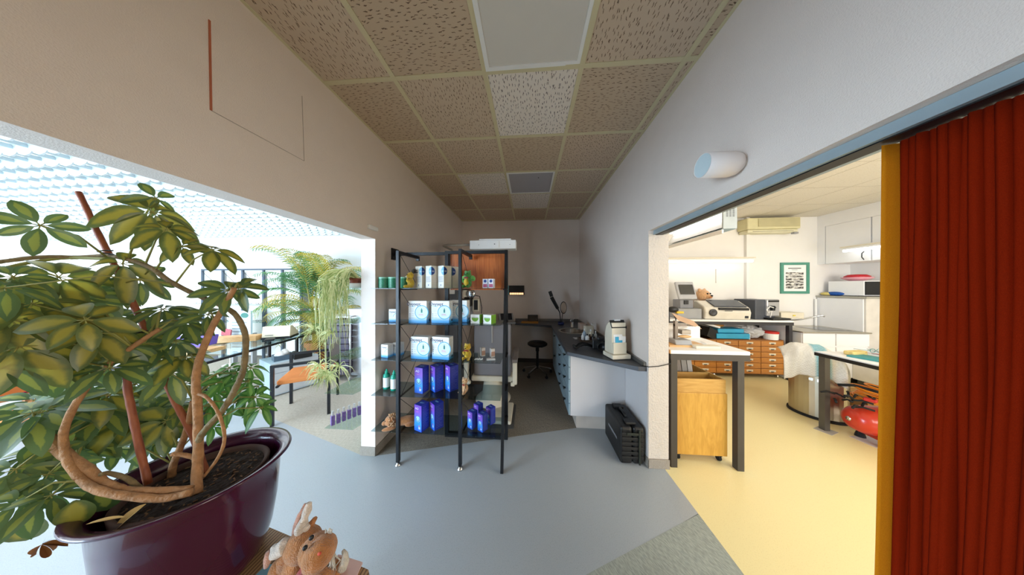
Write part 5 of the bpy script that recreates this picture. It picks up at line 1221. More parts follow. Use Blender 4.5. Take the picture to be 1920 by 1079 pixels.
# low drawer cabinet
t = thing('low_cabinet', 'low blue grey drawer cabinet under the long glass desk', 'cabinet', (-3.51, 2.72, 0), R(66))
MB().box(0, .52, 0, .46, .012, .46).build('body', mat('cab_blue_grey', '#b3c4ce', .5), t)
for z0, z1 in ((.03, .17), (.175, .315), (.32, .455)): MB().box(.005, .515, -.012, -.0005, z0, z1).build('drawer', mat('cab_front', '#c3c6c8', .5) if z0 == .03 else bpy.data.materials['cab_front'], t)
t = thing('tissue_tray', 'blue grey tray with crumpled white tissue on the low cabinet', 'tray', (-3.60, 2.93, .461), R(60))
MB().box(-.09, .11, -.09, .09, 0, .012).box(-.09, .11, -.09, -.08, .012, .07).box(-.09, .11, .08, .09, .012, .07).box(-.09, -.08, -.08, .08, .012, .07).box(.10, .11, -.08, .08, .012, .07).build('tray', mat('tray_blue', '#4f6270', .4), t)
b = MB()
for i in range(9): b.ell((random.uniform(-.05, .07), random.uniform(-.05, .05), .05 + .006 * i), (.05, .04, .035), (i, i * .7, i * .3), 8, 6)
b.build('tissue', M_paper, t, remesh=.008)
t = thing('black_telephone', 'black desk telephone on the low cabinet under the glass desk', 'telephone', (-3.42, 3.05, .461), R(60))
MB().extr([(-.10, 0), (.10, 0), (.10, .03), (-.10, .07)], 'x', -.10, .10).build('base', M_blackp, t, bev=.006)
MB().tube([(-.07, -.09, .07), (-.07, 0, .085), (-.07, .09, .07)], [.024, .016, .024], 10).build('handset', M_blackp, t, smooth=True)
# long desk with glass top and black frame
t = thing('glass_desk', 'long glass topped desk with a black edge running away in the shop', 'desk', (-3.9, 2.8, 0))
P0, P1 = V(-3.40, 2.02, .73), V(-3.80, 3.72, .73); dv = (P1 - P0).normalized(); sd = V(-dv.y, dv.x, 0)
Q0, Q1 = P0 + sd * .78, P1 + sd * .78
MB().prism([tuple(P0.xy), tuple(P1.xy), tuple(Q1.xy), tuple(Q0.xy)], .722, .73).build('glass_top', glassm('desk_glass', (.80, .90, .92)), t, True)
b = MB()
for a, c in ((P0, P1), (P1, Q1), (Q1, Q0), (Q0, P0)): b.bar(a - V(0, 0, .022), c - V(0, 0, .022), .026, .026)
b.build('frame', M_black, t, True)
for q in (P0 + dv * .03, P0 + dv * 1.22, P1 - dv * .03, Q0 + dv * .55, Q1 - dv * .03): MB().bar(V(q.x, q.y, 0), V(q.x, q.y, .695), .03).build('leg', M_black, t, True)
def onDesk(a, s_): q = P0 + dv * a + sd * s_; return V(q.x, q.y, .731)
ra = math.atan2(dv.y, dv.x)
q = onDesk(1.20, .20)
t = thing('card_terminal', 'cream slanted terminal with a dark lower edge on the glass desk', 'device', q, ra - pi / 2 + .25)
MB().extr([(-.14, .03), (.12, .03), (.12, .07), (-.06, .19), (-.12, .19)], 'x', -.16, .16).build('case', mat('terminal_cream', '#e0d6bc', .5), t, bev=.006)
MB().box(-.165, .165, -.145, .125, 0, .029).build('base', M_blackp, t); MB().box(-.12, -.03, -.147, -.143, .06, .066).build('badge', M_ink, t)
q = onDesk(1.00, .60); o = MB().cbox(q + V(0, 0, .04), (.50, .18, .075), ra + pi / 2 + .2).build('wooden_tray', M_tan, bev=.004); tag(o, 'long pale wooden tray block on the glass desk left of the terminal', 'tray')
q = onDesk(.38, .50); o = MB().cbox(q + V(0, 0, .025), (.42, .30, .045), ra + pi / 2).build('wooden_board', M_tan, bev=.004); tag(o, 'pale wooden board at the near end of the glass desk', 'board')
q = onDesk(.55, .62)
t = thing('purple_case', 'purple open spectacle case with a pale handle on the glass desk', 'case', q + V(0, 0, .048), .4)
MB().extr([(-.09, 0.0), (.09, 0.0), (.12, .12), (-.05, .14)], 'x', -.13, .13).build('shell', mat('purple_shell', '#6a55b8', .5), t, bev=.01); MB().tube([(0, -.10, .04), (-.1, -.22, .10)], .012, 8).build('handle', M_paper, t, smooth=True)
o = MB().cbox(onDesk(.95, .15) + V(0, 0, .02), (.10, .14, .03), .8).build('spectacle_case', M_black, bev=.01); tag(o, 'small black spectacle case near the front edge of the glass desk', 'case')
# wall display unit with dark uprights
t = thing('display_unit', 'tall white display wall with dark uprights and shelves at the shop back wall', 'display unit', (-6.2, 4.3, 0))
ux = [pY(u, 540, 4.25).x for u in (382, 420, 457, 496, 531, 566)]
for x in ux: MB().box(x - .02, x + .02, 4.22, 4.25, 0, 1.88).build('upright', mat('upright_blue_grey', '#4a5866', .5) if x == ux[0] else bpy.data.materials['upright_blue_grey'], t, True)
MB().box(ux[0] - .02, ux[-1] + .02, 4.22, 4.25, 1.881, 1.91).build('top_rail', bpy.data.materials['upright_blue_grey'], t, True)
for k in range(5):
    MB().box(ux[k] + .036, ux[k + 1] - .036, 4.27, 4.29, .05, 1.86).build('back_panel', M_white, t, True)
    for z in (.45, .80, 1.15, 1.5): MB().box(ux[k] + .036, ux[k + 1] - .036, 4.0, 4.26, z - .006, z).build('glass_shelf', M_glass, t, True)
    MB().tube([(ux[k] + .04, 4.2, 1.86), (ux[k + 1] - .04, 4.2, 1.52)], .004, 5).build('brace_wire', M_black, t, True)
# spectacles on the display shelves
M_fr = [mat('frame_%d' % i, c, .4) for i, c in enumerate(('#2c2c30', '#6a3a2a', '#2a5a50', '#8a8f98'))]
def specs(loc, m, label):
    b = MB()
    for s_ in (-1, 1): b.tube([(s_ * .034 + .028 * cos(a), 0, .024 + .022 * sin(a)) for a in [k * pi / 5 for k in range(11)]], .0025, 4)
    for s_ in (-1, 1): b.tube([(s_ * .064, 0, .03), (s_ * .066, .12, .012)], .0025, 4)
    b.tube([(-.008, 0, .03), (.008, 0, .03)], .0025, 4)
    o = b.build('spectacles', m); o.location = loc; tag(o, label, 'spectacles', 'spectacles on the display wall'); return o
words = ['lowest', 'second lowest', 'second highest', 'highest']; cols_ = ['first', 'second', 'third', 'fourth', 'fifth']
for k in range(5):
    for j, z in enumerate((.45, .80, 1.15, 1.5)):
        specs((ux[k] * .5 + ux[k + 1] * .5 - .1, 4.06, z + .003), M_fr[(k + j) % 4], 'spectacles at left on the %s shelf of the %s display bay' % (words[j], cols_[k]))
        specs((ux[k] * .5 + ux[k + 1] * .5 + .13, 4.06, z + .003), M_fr[(k * 2 + j + 1) % 4], 'spectacles at right on the %s shelf of the %s display bay' % (words[j], cols_[k]))
# advertising board
A = pY(430, 583, 3.9); B = pY(470, 655, 3.9)
t = thing('poster_board', 'pale blue advertising board with a dark green oval and rows of lines', 'poster', (A.x, 3.9, 0))
MB().box(A.x, B.x, 3.9, 3.93, .25, A.z).build('board', mat('board_blue', '#cfe2ea', .5), t, True)
b = MB()
for i in range(12): b.box(A.x + .06, A.x + (.30 if i % 3 else .38), 3.896, 3.8995, A.z - .24 - i * .06, A.z - .225 - i * .06)
b.build('line_print', mat('line_blue_grey', '#8598a2', .6), t, True)
q = disc(.085, B.x - .13, A.z - .06, 3.897); 
for i, v_ in enumerate(q.v): q.v[i] = V(v_.x, v_.y, A.z - .09 + (v_.z - A.z + .06) * .6)
q.build('oval_print', mat('oval_green', '#3f7a70', .5), t, True)
MB().box(A.x, A.x + .04, 3.93, 4.0, 0, .6).box(B.x - .04, B.x, 3.93, 4.0, 0, .6).build('stand', M_greyp, t, True)
A = pY(412, 620, 3.75); o = MB().cbox((A.x + .1, 3.78, A.z - .04), (.20, .02, .13), 0, 0, .15).build('price_card', mat('card_red', '#b8606a', .6)); tag(o, 'small dull red card left of the pale blue advertising board', 'card')
t = thing('card_stand', 'thin white stand carrying the dull red card', 'stand', (A.x + .1, 3.83, 0))
MB().tube([(0, 0, .012), (0, 0, A.z + .04)], .008, 8).build('rod', M_white, t); MB().lathe([(.1, 0), (.1, .01)], (0, 0, 0), 20).build('base', M_white, t)
# trolley with dark drawers
t = thing('drawer_trolley', 'tall trolley of dark purple drawers with silver posts on castors', 'trolley', (-3.24, 3.26, 0), R(12))
for x in (0, .36):
    for y in (0, .40): MB().tube([(x, y, .07), (x, y, 1.02)], .014, 10).build('post', M_chrome, t, smooth=True)
MB().box(-.014, .374, -.014, .414, 1.021, 1.045).build('top', M_lgrey, t)
for i in range(9): MB().box(.018, .342, -.005, .40, .10 + i * .1, .19 + i * .1).build('drawer', mat('drawer_purple', '#453c4c', .5) if i == 0 else bpy.data.materials['drawer_purple'], t, bev=.004)
for x in (0, .36):
    for y in (0, .40): MB().lathe([(.03, -.012), (.034, 0), (.03, .012)], (x, y, .035), 14, M=Matrix.Rotation(pi / 2, 4, 'Y')).build('castor', M_greyp, t)
# silver cabinet behind the glass shelves
t = thing('silver_cabinet', 'silver grey metal cabinet behind the hanging spider plant', 'cabinet', (-2.6, 3.7, 0))
MB().box(-3.05, -2.15, 3.45, 3.9, .04, 1.15).build('body', mat('silver_cab', '#a9abae', .35, metal=.5), t, True, bev=.004)
MB().box(-2.98, -2.62, 3.436, 3.449, .08, 1.10).build('door', mat('silver_door', '#b7b9bb', .35, metal=.5), t, True); MB().box(-2.58, -2.22, 3.436, 3.449, .08, 1.10).build('door', bpy.data.materials['silver_door'], t, True)
o = MB().box(-2.14, -2.04, 3.5, 3.56, .55, .95).build('orange_sign', mat('sign_orange', '#d99a2a', .6), bev=.01); o2 = o
tag(o, 'orange upright panel beside the silver cabinet', 'panel'); o.location.z = -.549
# shelves on the shop side of the pillar
t = thing('wall_shelf_unit', 'glass shelves fixed to the shop side of the left pillar', 'shelf', (-1.66, 2.0, .26))
for z in SZ: MB().prism([(-1.535, 1.80), (-1.80, 1.80), (-1.80, 2.20), (-1.507, 2.20), (-1.507, 1.92)], z - .006, z).build('glass_shelf', M_glass, t, True)
MB().box(-1.516, -1.506, 1.90, 1.915, .15, 1.62).build('wall_rail', M_dark, t, True)
MB().box(-1.516, -1.506, 2.15, 2.165, .15, 1.62).build('wall_rail', M_dark, t, True)
# purple bottles in a display row
pb = thing('perfume_bottle', '', 'bottle', (0, 0, -50), 0, 'purple bottles in a row on the lowest shop shelf')
MB().box(-.014, .014, -.016, .016, 0, .085).build('body', mat('bottle_purple', '#6d5590', .3, var=.3, scale=60), pb, bev=.003)
MB().box(-.007, .007, -.007, .007, .0851, .125).build('cap', M_lgrey, pb)
ords = ['first', 'second', 'third', 'fourth', 'fifth', 'sixth', 'seventh', 'eighth', 'ninth', 'tenth']
for i in range(10):
    dup(pb, (-1.765 + i * .023, 1.845 + i * .034, SZ[4] + .0005), R(56), 'small purple bottle, %s from the shelf corner in the row on the lowest shop shelf' % ords[i])
# potted palm
P_terra = mat('terracotta', '#b9715a', .8)
t = thing('potted_palm', 'large feathery palm in a terracotta pot at the shop back wall', 'potted plant', (-3.97, 3.84, 0))
MB().lathe([(.17, .0), (.19, .02), (.19, .03)], (0, 0, 0), 28).build('saucer', P_terra, t, smooth=True)
pot = MB().lathe([(.12, .031), (.17, .42), (.195, .42), (.195, .50), (.175, .50), (.17, .46)], (0, 0, 0), 32).build('pot', P_terra, t)
MB().lathe([(.17, .45), (.001, .47)], (0, 0, 0), 24).build('soil', mat('soil', '#2e2118', .95, var=.4, scale=60, bump=1, bscale=80), t)
rp = random.Random(5); tr_ = MB(); fo = MB()
for s_ in range(13):
    a = rp.uniform(0, 2 * pi); tip = V(cos(a) * .22, sin(a) * .08, rp.uniform(.75, 1.2) if s_ % 2 else rp.uniform(1.2, 1.6)); tr_.tube([(cos(a) * .06, sin(a) * .06, .45), tip * .55 + V(0, 0, .2), tip], [.016, .014, .011], 7)
    for f_ in range(5):
        az = a + f_ * pi / 2 + rp.uniform(-.7, .7); Lf = rp.uniform(.8, 1.3); el = rp.uniform(.1, .8) if s_ % 2 else rp.uniform(.6, 1.4)
        hx, hy = cos(az), sin(az) * (.2 if sin(az) > 0 else .7)
        pts = []
        for i in range(13):
            s1 = i / 12; e = el - 1.5 * s1 * s1
            pts.append((pts[-1] if pts else tip) + V(hx * cos(e), hy * cos(e), sin(e)) * (Lf / 12 if pts else 0))
        fo.tube(pts, [.006 * (1 - .8 * i / 12) for i in range(13)], 4)
        fo.a = rp.uniform(0, .9)
        for i in range(2, 25):
            k = i / 25 * 12; i0 = int(k); p0 = pts[i0].lerp(pts[min(i0 + 1, 12)], k - i0); tg = (pts[min(i0 + 1, 12)] - pts[i0]).normalized() if i0 < 12 else (pts[12] - pts[11]).normalized()
            sd_ = tg.cross(V(0, 0, 1)).normalized(); ll = .24 * sin(pi * (.15 + .8 * i / 25)) + .03
            for q in (-1, 1):
                d_ = (sd_ * q * .8 + tg * .75 + V(0, 0, -.15)).normalized(); e0 = p0; e1 = p0 + d_ * ll * .55 + V(0, 0, .005); e2 = p0 + d_ * ll + V(0, 0, -.05 * ll / .2)
                wv = tg * .009
                fo.add([e0 - wv * .5, e0 + wv * .5, e1 + wv, e1 - wv, e2], [(0, 1, 2, 3), (3, 2, 4)])
tr_.build('stem', mat('palm_stem', '#8a8a4c', .7), t, smooth=True)
M_palm = leafm('palm_leaf', '#6c9a5a', '#4f8a5c', '#c0b04a', .35, .95)
fo.build('foliage', M_palm, t)
# spider plant on the top shop shelf
t = thing('spider_plant', 'pale striped spider plant trailing from a brown pot on the top shop shelf', 'potted plant', (-1.62, 1.93, SZ[0] + .001))
MB().lathe([(.05, 0), (.078, .004), (.082, .045), (.075, .045), (.07, .012)], (0, 0, 0), 28).build('saucer', M_white, t, smooth=True)
MB().lathe([(.055, .013), (.062, .05), (.072, .09), (.066, .09), (.06, .07)], (0, 0, 0), 28).build('pot', mat('pot_brown', '#7a3a24', .5, var=.3, scale=40), t, smooth=True)
MB().lathe([(.06, .075), (.001, .085)], (0, 0, 0), 20).build('soil', bpy.data.materials['soil'], t)
rs = random.Random(11); fo = MB()
def strand(fo, pts, w_, a):
    n = len(pts); vs = []; fo.a = a
    for i, p_ in enumerate(pts):
        tg = (pts[min(i + 1, n - 1)] - pts[max(i - 1, 0)]).normalized(); s1 = tg.cross(V(.75, -.66, .1)).normalized() ; s1 = tg.cross(s1).normalized() if rs.random() < .0 else s1
        ww = w_ * (1 - (i / (n - 1)) ** 2 * .9); vs += [p_ - s1 * ww, p_ + s1 * ww]
    fo.add(vs, [(2 * i, 2 * i + 1, 2 * i + 3, 2 * i + 2) for i in range(n - 1)])
for i in range(230):
    a = rs.uniform(-pi * 1.02, -pi * .30); r0 = .05
    up = rs.uniform(.03, .16); out = V(cos(a), sin(a), 0)
    ox_ = rs.uniform(.14, .26) if i % 3 else rs.uniform(.1, .2); drop = rs.uniform(.12, .62) if i % 4 else rs.uniform(-.02, .12)
    # end point stays in front of the shelf edge (Y < 1.79) or left of it
    ex, ey = out.x * ox_ * .9 - .02, min(out.y * ox_, -.155 - rs.uniform(0, .05)) if out.x > -.75 else out.y * .1
    if out.x <= -.75: ex = -.20 - rs.uniform(0, .08)
    p0 = V(rs.uniform(-.04, .04), rs.uniform(-.04, .04), .09); p1 = V(ex * .55, ey * .6, .09 + up); p2 = V(ex, ey, .05 + up * .3); 
    pts = []
    for k in range(6):
        s1 = k / 5; pts.append(p0 * (1 - s1) ** 2 + p1 * 2 * s1 * (1 - s1) + p2 * s1 * s1)
    cx_, cyy = rs.uniform(-.04, .04), rs.uniform(-.02, .005)
    for k in range(1, 7): s1 = k / 6; pts.append(p2 + V(cx_ * s1 + .02 * sin(s1 * 5 + i), cyy * s1, -drop * s1 ** .9))
    strand(fo, pts, rs.uniform(.003, .0055), rs.uniform(0, .8))
fo.build('foliage', leafm('spider_leaf', '#a3b36a', '#7f9a52', '#dfe0a8', .3, .3), t)
fo = MB()
for i in range(7):
    cx_, cyy, z0 = rs.uniform(-.21, .02), -.19 - rs.uniform(0, .03), -rs.uniform(.35, .75)
    fo.tube([(cx_ * .6, -.16, .06), (cx_, cyy, -.1), (cx_ + .01, cyy, z0)], .002, 4)
    for k in range(26):
        a = rs.uniform(0, 2 * pi); e = rs.uniform(-.6, .9); d_ = V(cos(a) * cos(e), -abs(sin(a)) * cos(e) * .5, sin(e)); L_ = rs.uniform(.07, .17); c0 = V(cx_, cyy, z0)
        strand(fo, [c0, c0 + d_ * L_ * .4, c0 + d_ * L_ * .75 + V(0, 0, -.02), c0 + d_ * L_ + V(0, 0, -.07)], .0035, rs.uniform(.1, .9))
fo.build('plantlets', bpy.data.materials['spider_leaf'], t)
# wooden table with pink box further left
t = thing('wooden_table', 'wooden table with turned legs behind the plant at far left', 'table', (-6.0, 2.4, 0))
MB().box(-.6, .6, -.35, .35, .70, .74).build('top', wood('table_wood', '#a5673a', '#bf8452', .4), t)
for x in (-.55, .55):
    for y in (-.3, .3): MB().lathe([(.02, 0), (.03, .06), (.018, .14), (.036, .3), (.03, .42), (.036, .56), (.036, .70)], (x, y, 0), 12).build('leg', bpy.data.materials['table_wood'], t, smooth=True)
o = MB().cbox((-5.75, 2.25, .79), (.20, .14, .10), .3).build('pink_box', mat('magenta', '#d42a8a', .5), bev=.02); tag(o, 'magenta box on the wooden table behind the plant', 'box')
t = thing('pink_cushion_chair', 'low chair with a magenta cushion at the far left of the shop', 'chair', (-5.2, 1.75, 0))
MB().box(-.24, .24, -.24, .24, .42, .46).build('seat', bpy.data.materials['table_wood'], t); MB().box(-.22, .22, -.22, .22, .461, .53).build('cushion', bpy.data.materials['magenta'], t, bev=.03, seg=3)
for x in (-.21, .21):
    for y in (-.21, .21): MB().box(x - .02, x + .02, y - .02, y + .02, 0, .42).build('leg', bpy.data.materials['table_wood'], t)
# ---------------------------------------------------------------- foreground: side table, planter, plant, toy
ZP = .56
mw, nt, bb = nodes('bamboo_mat'); tc = N(nt, 'ShaderNodeTexCoord'); wv = N(nt, 'ShaderNodeTexWave', Scale=26.0, Distortion=.6); wv.bands_direction = 'X'; nt.links.new(tc.outputs['Object'], wv.inputs['Vector'])
rr = ramp(nt, [(0, '#4a3320'), (.16, '#8f6c48'), (1, '#b08a5e')], wv.outputs['Fac']); nt.links.new(rr.outputs[0], bb.inputs['Base Color']); bb.inputs['Roughness'].default_value = .6
t = thing('bamboo_table', 'small table with a slatted bamboo top carrying the planter and the plush moose', 'table', (-.87, .53, 0))
MB().prism([(-1.22, .20), (-.55, .20), (-.50, .25), (-.51, .67), (-.54, .70), (-.93, .775), (-1.22, .83)], ZP - .03, ZP).build('top', mw, t, True, bev=.006)
for x, y in ((-1.15, .27), (-.58, .27), (-1.15, .76), (-.58, .62)): MB().box(x - .02, x + .02, y - .02, y + .02, 0, ZP - .03).build('leg', bpy.data.materials['pale_wood'], t, True)
PC = V(-1.075, .64, ZP)
M_pur = mat('planter_purple', '#3d0a2c', .22, var=.04, coat=.5)
t = thing('purple_planter', 'glossy dark purple oval planter on the bamboo table', 'planter', PC)
Hh = .35; prof = [(.10, 0), (.125, .004), (.145, .03), (.160, .09), (.172, .18), (.178, .27), (.181, Hh - .02), (.190, Hh - .008), (.203, Hh - .004), (.210, Hh + .001), (.208, Hh + .007), (.198, Hh + .006), (.180, Hh - .004), (.172, Hh - .02), (.165, .25), (.150, .10), (.12, .02), (.001, .02)]
MB().lathe(prof, (0, 0, 0.0005), 64).build('body', M_pur, t, smooth=True)
t = thing('schefflera_plant', 'tall variegated schefflera with bent woody stems growing out of the purple planter', 'potted plant', (PC.x, PC.y, ZP + .022))
ZS_ = .872
MB().lathe([(.10, .585), (.13, .70), (.152, .885), (.146, .89), (.138, .88), (.12, .62), (.001, .60)], (PC.x, PC.y, 0), 48).build('inner_pot', mat('inner_pot_brown', '#4b3328', .8, var=.2), t, True, smooth=True)
b = MB(); vs = []; fs = []; nr, na = 10, 40; rz_ = random.Random(3)
for i in range(nr + 1):
    for k in range(na): r = .1375 * i / nr; a = 2 * pi * k / na; vs.append((PC.x + r * cos(a), PC.y + r * sin(a), ZS_ + rz_.uniform(-.004, .005)))
fs = [(i * na + k, i * na + (k + 1) % na, (i + 1) * na + (k + 1) % na, (i + 1) * na + k) for i in range(nr) for k in range(na)]
b.add(vs, fs)
b.build('soil', mat('soil_bark', '#2b1d14', .95, var=.6, scale=110, bump=1, bscale=120), t, True)
b = MB()
for i in range(90):
    a = rz_.uniform(0, 2 * pi); r = .13 * math.sqrt(rz_.random()); b.cbox((PC.x + r * cos(a), PC.y + r * sin(a), ZS_ + .005), (rz_.uniform(.005, .013), .003, .002), rz_.uniform(0, 3), rz_.uniform(-.3, .3))
o = b.build('bark_chips', mat('chips', '#6b4a2e', .9, var=.3, scale=30), t, True); o['kind'] = 'stuff'
M_bark = mat('schefflera_bark', '#a87a50', .75, var=.22, scale=45, bump=.6, bscale=90)
M_barkg = mat('schefflera_bark_grey', '#7d6a48', .75, var=.25, scale=45, bump=.6, bscale=90)
M_stake = wood('stake_wood', '#7a3a20', '#a05a34', .6, (20, 20, 2)); M_young = mat('young_stem', '#8c8a48', .6, var=.15)
STEMS = []
def stem(pts, r0, r1, m, name='stem', keep=True):
    q = [pd(u, v, d) for u, v, d in pts]; pp = []
    for i in range(len(q) - 1):                      # Catmull-Rom through the given points
        a, b_, c_, d_ = q[max(i - 1, 0)], q[i], q[i + 1], q[min(i + 2, len(q) - 1)]
        for k in range(4):
            s = k / 4; pp.append(.5 * ((2 * b_) + (c_ - a) * s + (2 * a - 5 * b_ + 4 * c_ - d_) * s * s + (3 * b_ - a - 3 * c_ + d_) * s ** 3))
    pp.append(q[-1]); n = len(pp)
    rs_ = [(r0 + (r1 - r0) * i / (n - 1)) * (1 + .06 * sin(i * 2.3)) for i in range(n)]
    MB().tube(pp, rs_, 10).build(name, m, t, True, smooth=True)
    if keep: STEMS.extend(pp)
dz = lambda v, z: (CH - z) * F / (v - 539.5)
stem([(368, 927, .655), (370, 880, .68), (372, 828, .69), (370, 754, .70), (367, 717, .70), (374, 674, .70), (398, 614, .71), (416, 583, .71), (440, 540, .72)], .0125, .0065, M_bark)
stem([(372, 840, .69), (378, 815, .69), (418, 769, .71), (444, 724, .72), (457, 690, .73), (461, 639, .73), (454, 611, .73), (437, 586, .73), (405, 569, .72), (363, 551, .71), (317, 527, .70), (282, 502, .70), (240, 487, .69), (200, 480, .68), (150, 483, .66), (70, 483, .62), (-40, 497, .57)], .0085, .0055, M_barkg)
stem([(205, 486, .672), (130, 484, .65), (60, 492, .61), (-30, 512, .56)], .005, .004, M_young)
stem([(388, 892, .76), (366, 828, .745), (344, 783, .735), (325, 747, .73), (297, 685, .72), (275, 625, .71), (240, 550, .70), (204, 477, .695), (180, 430, .69), (164, 395, .685), (147, 360, .68)], .009, .0062, M_stake, 'stake', False)
stem([(278, 908, .66), (259, 828, .66), (247, 770, .66), (239, 728, .66), (241, 690, .66)], .008, .0075, M_stake, 'stake', False)
stem([(360, 917, .64), (300, 921, .62), (240, 921, .605), (222, 917, .60), (192, 905, .60), (163, 880, .60), (133, 861, .60), (90, 824, .61), (65, 798, .62)], .0085, .012, M_bark)
stem([(360, 923, .63), (307, 935, .61), (240, 931, .59), (185, 920, .58), (155, 902, .585), (128, 868, .59), (121, 843, .60), (120, 809, .60), (140, 761, .61), (174, 713, .62), (209, 680, .63), (260, 643, .645), (300, 617, .66)], .0095, .0055, M_bark)
stem([(322, 895, .74), (325, 872, .74), (340, 835, .74), (352, 800, .74), (362, 752, .735)], .0095, .007, M_bark)
stem([(370, 861, .685), (347, 854, .68), (322, 852, .67)], .006, .006, M_bark)
stem([(380, 897, .69), (410, 857, .69), (421, 820, .69), (410, 776, .69), (388, 746, .695), (370, 739, .70)], .004, .0045, M_bark)
stem([(268, 922, .63), (240, 899, .62), (205, 888, .615), (190, 890, .60)], .006, .005, M_barkg)
for a, c in (((270, 628, .695), (300, 622, .68)), ((198, 478, .67), (215, 482, .70))):
    q = pd(*a); MB().tube([q + V(.012 * cos(k), .012 * sin(k), .002 * k) for k in range(8)], .002, 5).build('tie', M_blackp, t, True)
fo = [MB(), MB(), MB()]                       # yellow variegated, green, fresh green
rf = random.Random(21)
def leaflet(b, base, d, nrm, L_, W, droop, curl=.15):
    d = d.normalized(); side = d.cross(nrm)
    side = side.normalized() if side.length > 1e-4 else d.orthogonal().normalized()
    up = side.cross(d).normalized(); vs = []; at = []; nr_ = 8
    for i in range(nr_ + 1):
        s = i / nr_; w_ = W * (sin(pi * min(1, s ** .85 * .97 + .015)) ** .75) * (.75 + .45 * s) if s < 1 else 0
        c = base + d * L_ * (s * .985 + .015) + V(0, 0, -1) * droop * L_ * s * s + up * (-.12 * L_ * s * s)
        for k in (-1, -.55, 0, .55, 1):
            vs.append(c + side * w_ * k + up * (curl * w_ * abs(k)) ); at.append(max(0, (1 - abs(k) * 1.15)) * sin(pi * s) ** .6 + .001)
    b.add(vs, [(i * 5 + k, i * 5 + k + 1, i * 5 + k + 6, i * 5 + k + 5) for i in range(nr_) for k in range(4)], at)
pet = MB()
def whorl(u, v, d, L_, n=7, kind=0, face=None, tilt=.1, droop=.35, spread=2 * pi, a0=None, link=True, wr=.235):
    L_ *= .84; wr = .28 if kind == 0 else wr; kind = kind if kind != 0 or rf.random() < .8 else 1
    C = pd(u, v, d); tocam = (V(0, 0, CH) - C).normalized()
    nrm = (tocam * rf.uniform(.5, 1.0) + V(0, 0, rf.uniform(.2, .8)) + V(rf.uniform(-.4, .4), rf.uniform(-.3, .3), 0)).normalized() if face is None else (tocam * face[0] + V(0, 0, face[1]) + V(face[2], 0, 0)).normalized()
    e1 = V(1, 0, 0) - nrm * nrm.x; e1.normalize(); e2 = nrm.cross(e1); a0_ = rf.uniform(0, 6) if a0 is None else a0
    for i in range(n):
        a = a0_ + spread * i / (n if spread > 6 else max(1, n - 1)) + rf.uniform(-.15, .15); k = rf.uniform(.72, 1.1)
        dd = e1 * cos(a) + e2 * sin(a) - nrm * tilt; st = C + dd * L_ * .12
        pet.tube([C, st + dd * L_ * .02], .0012, 4); leaflet(fo[kind], st, dd, nrm + V(rf.uniform(-.3, .3), rf.uniform(-.3, .3), 0), L_ * k, L_ * wr * k, droop * rf.uniform(.5, 1.4))
    if link and STEMS:
        tgt = min(STEMS, key=lambda s_: (s_ - C).length + (.25 if s_.z > C.z + .02 else 0)); 
        if (tgt - C).length < .45:
            mid = (tgt + C) / 2 + V(0, 0, .015 + .06 * (C - tgt).length); pet.tube([tgt, mid, C], [.0026, .0022, .0017], 5)
W_ = whorl
# upper clusters
for a in ((285, 398, .70, .105, 9, 0, (.9, .3, 0), .15, .55), (292, 372, .71, .06, 5, 1), (312, 430, .70, .08, 6, 0), (398, 468, .73, .085, 7, 0), (340, 462, .71, .075, 5, 0),
          (75, 423, .56, .075, 7, 1, (1, .2, 0), .0, .1), (230, 495, .68, .085, 6, 0, (.9, .1, 0), .1, .8), (262, 525, .72, .085, 8, 1, (1, .2, 0)), (428, 545, .72, .085, 8, 1, (.8, .5, 0), .1, .3),
          (450, 540, .74, .08, 5, 1), (390, 590, .73, .07, 6, 1), (305, 580, .72, .085, 8, 1), (25, 520, .54, .07, 7, 1), (345, 605, .71, .085, 8, 1), (320, 595, .76, .07, 6, 1)):
    W_(*a)
# big left mass
for a in ((110, 520, .60, .11, 8, 0), (60, 570, .55, .115, 8, 0), (150, 560, .63, .10, 8, 1), (175, 590, .68, .10, 7, 1), (20, 600, .52, .11, 8, 0), (95, 610, .58, .115, 8, 0), (35, 650, .52, .12, 8, 0),
          (130, 640, .60, .11, 8, 0), (75, 680, .57, .11, 8, 0), (178, 625, .60, .095, 7, 0), (215, 600, .70, .09, 7, 1), (10, 540, .52, .09, 6, 1), (190, 545, .68, .085, 7, 0), (110, 575, .66, .10, 7, 1),
          (240, 650, .66, .09, 8, 1), (205, 690, .62, .085, 7, 1), (300, 650, .72, .09, 8, 1), (330, 640, .74, .085, 8, 1), (345, 670, .74, .08, 8, 0), (320, 700, .72, .085, 8, 1), (0, 690, .50, .10, 6, 1), (160, 600, .56, .09, 6, 0)):
    W_(*a)
# low left fans and underside foliage
for a in ((85, 768, .62, .12, 8, 1, (.8, .4, -.6), .1, .1), (60, 775, .60, .12, 6, 1), (190, 770, .70, .10, 8, 1), (230, 790, .74, .10, 8, 0), (160, 820, .70, .11, 8, 1), (120, 790, .66, .10, 7, 1), (260, 770, .78, .09, 8, 1), (300, 790, .80, .09, 8, 1),
          (215, 840, .74, .09, 7, 1), (140, 850, .66, .10, 7, 1), (290, 830, .80, .08, 7, 1), (60, 850, .60, .11, 7, 1), (30, 880, .56, .10, 7, 1), (90, 890, .58, .09, 6, 1), (40, 940, .54, .085, 7, 1), (95, 930, .56, .07, 6, 1), (200, 740, .70, .09, 7, 0),
          (255, 720, .76, .09, 8, 1), (330, 760, .80, .08, 8, 1), (180, 800, .78, .1, 8, 0), (345, 720, .78, .075, 7, 1), (280, 745, .8, .085, 8, 1)):
    W_(*a)
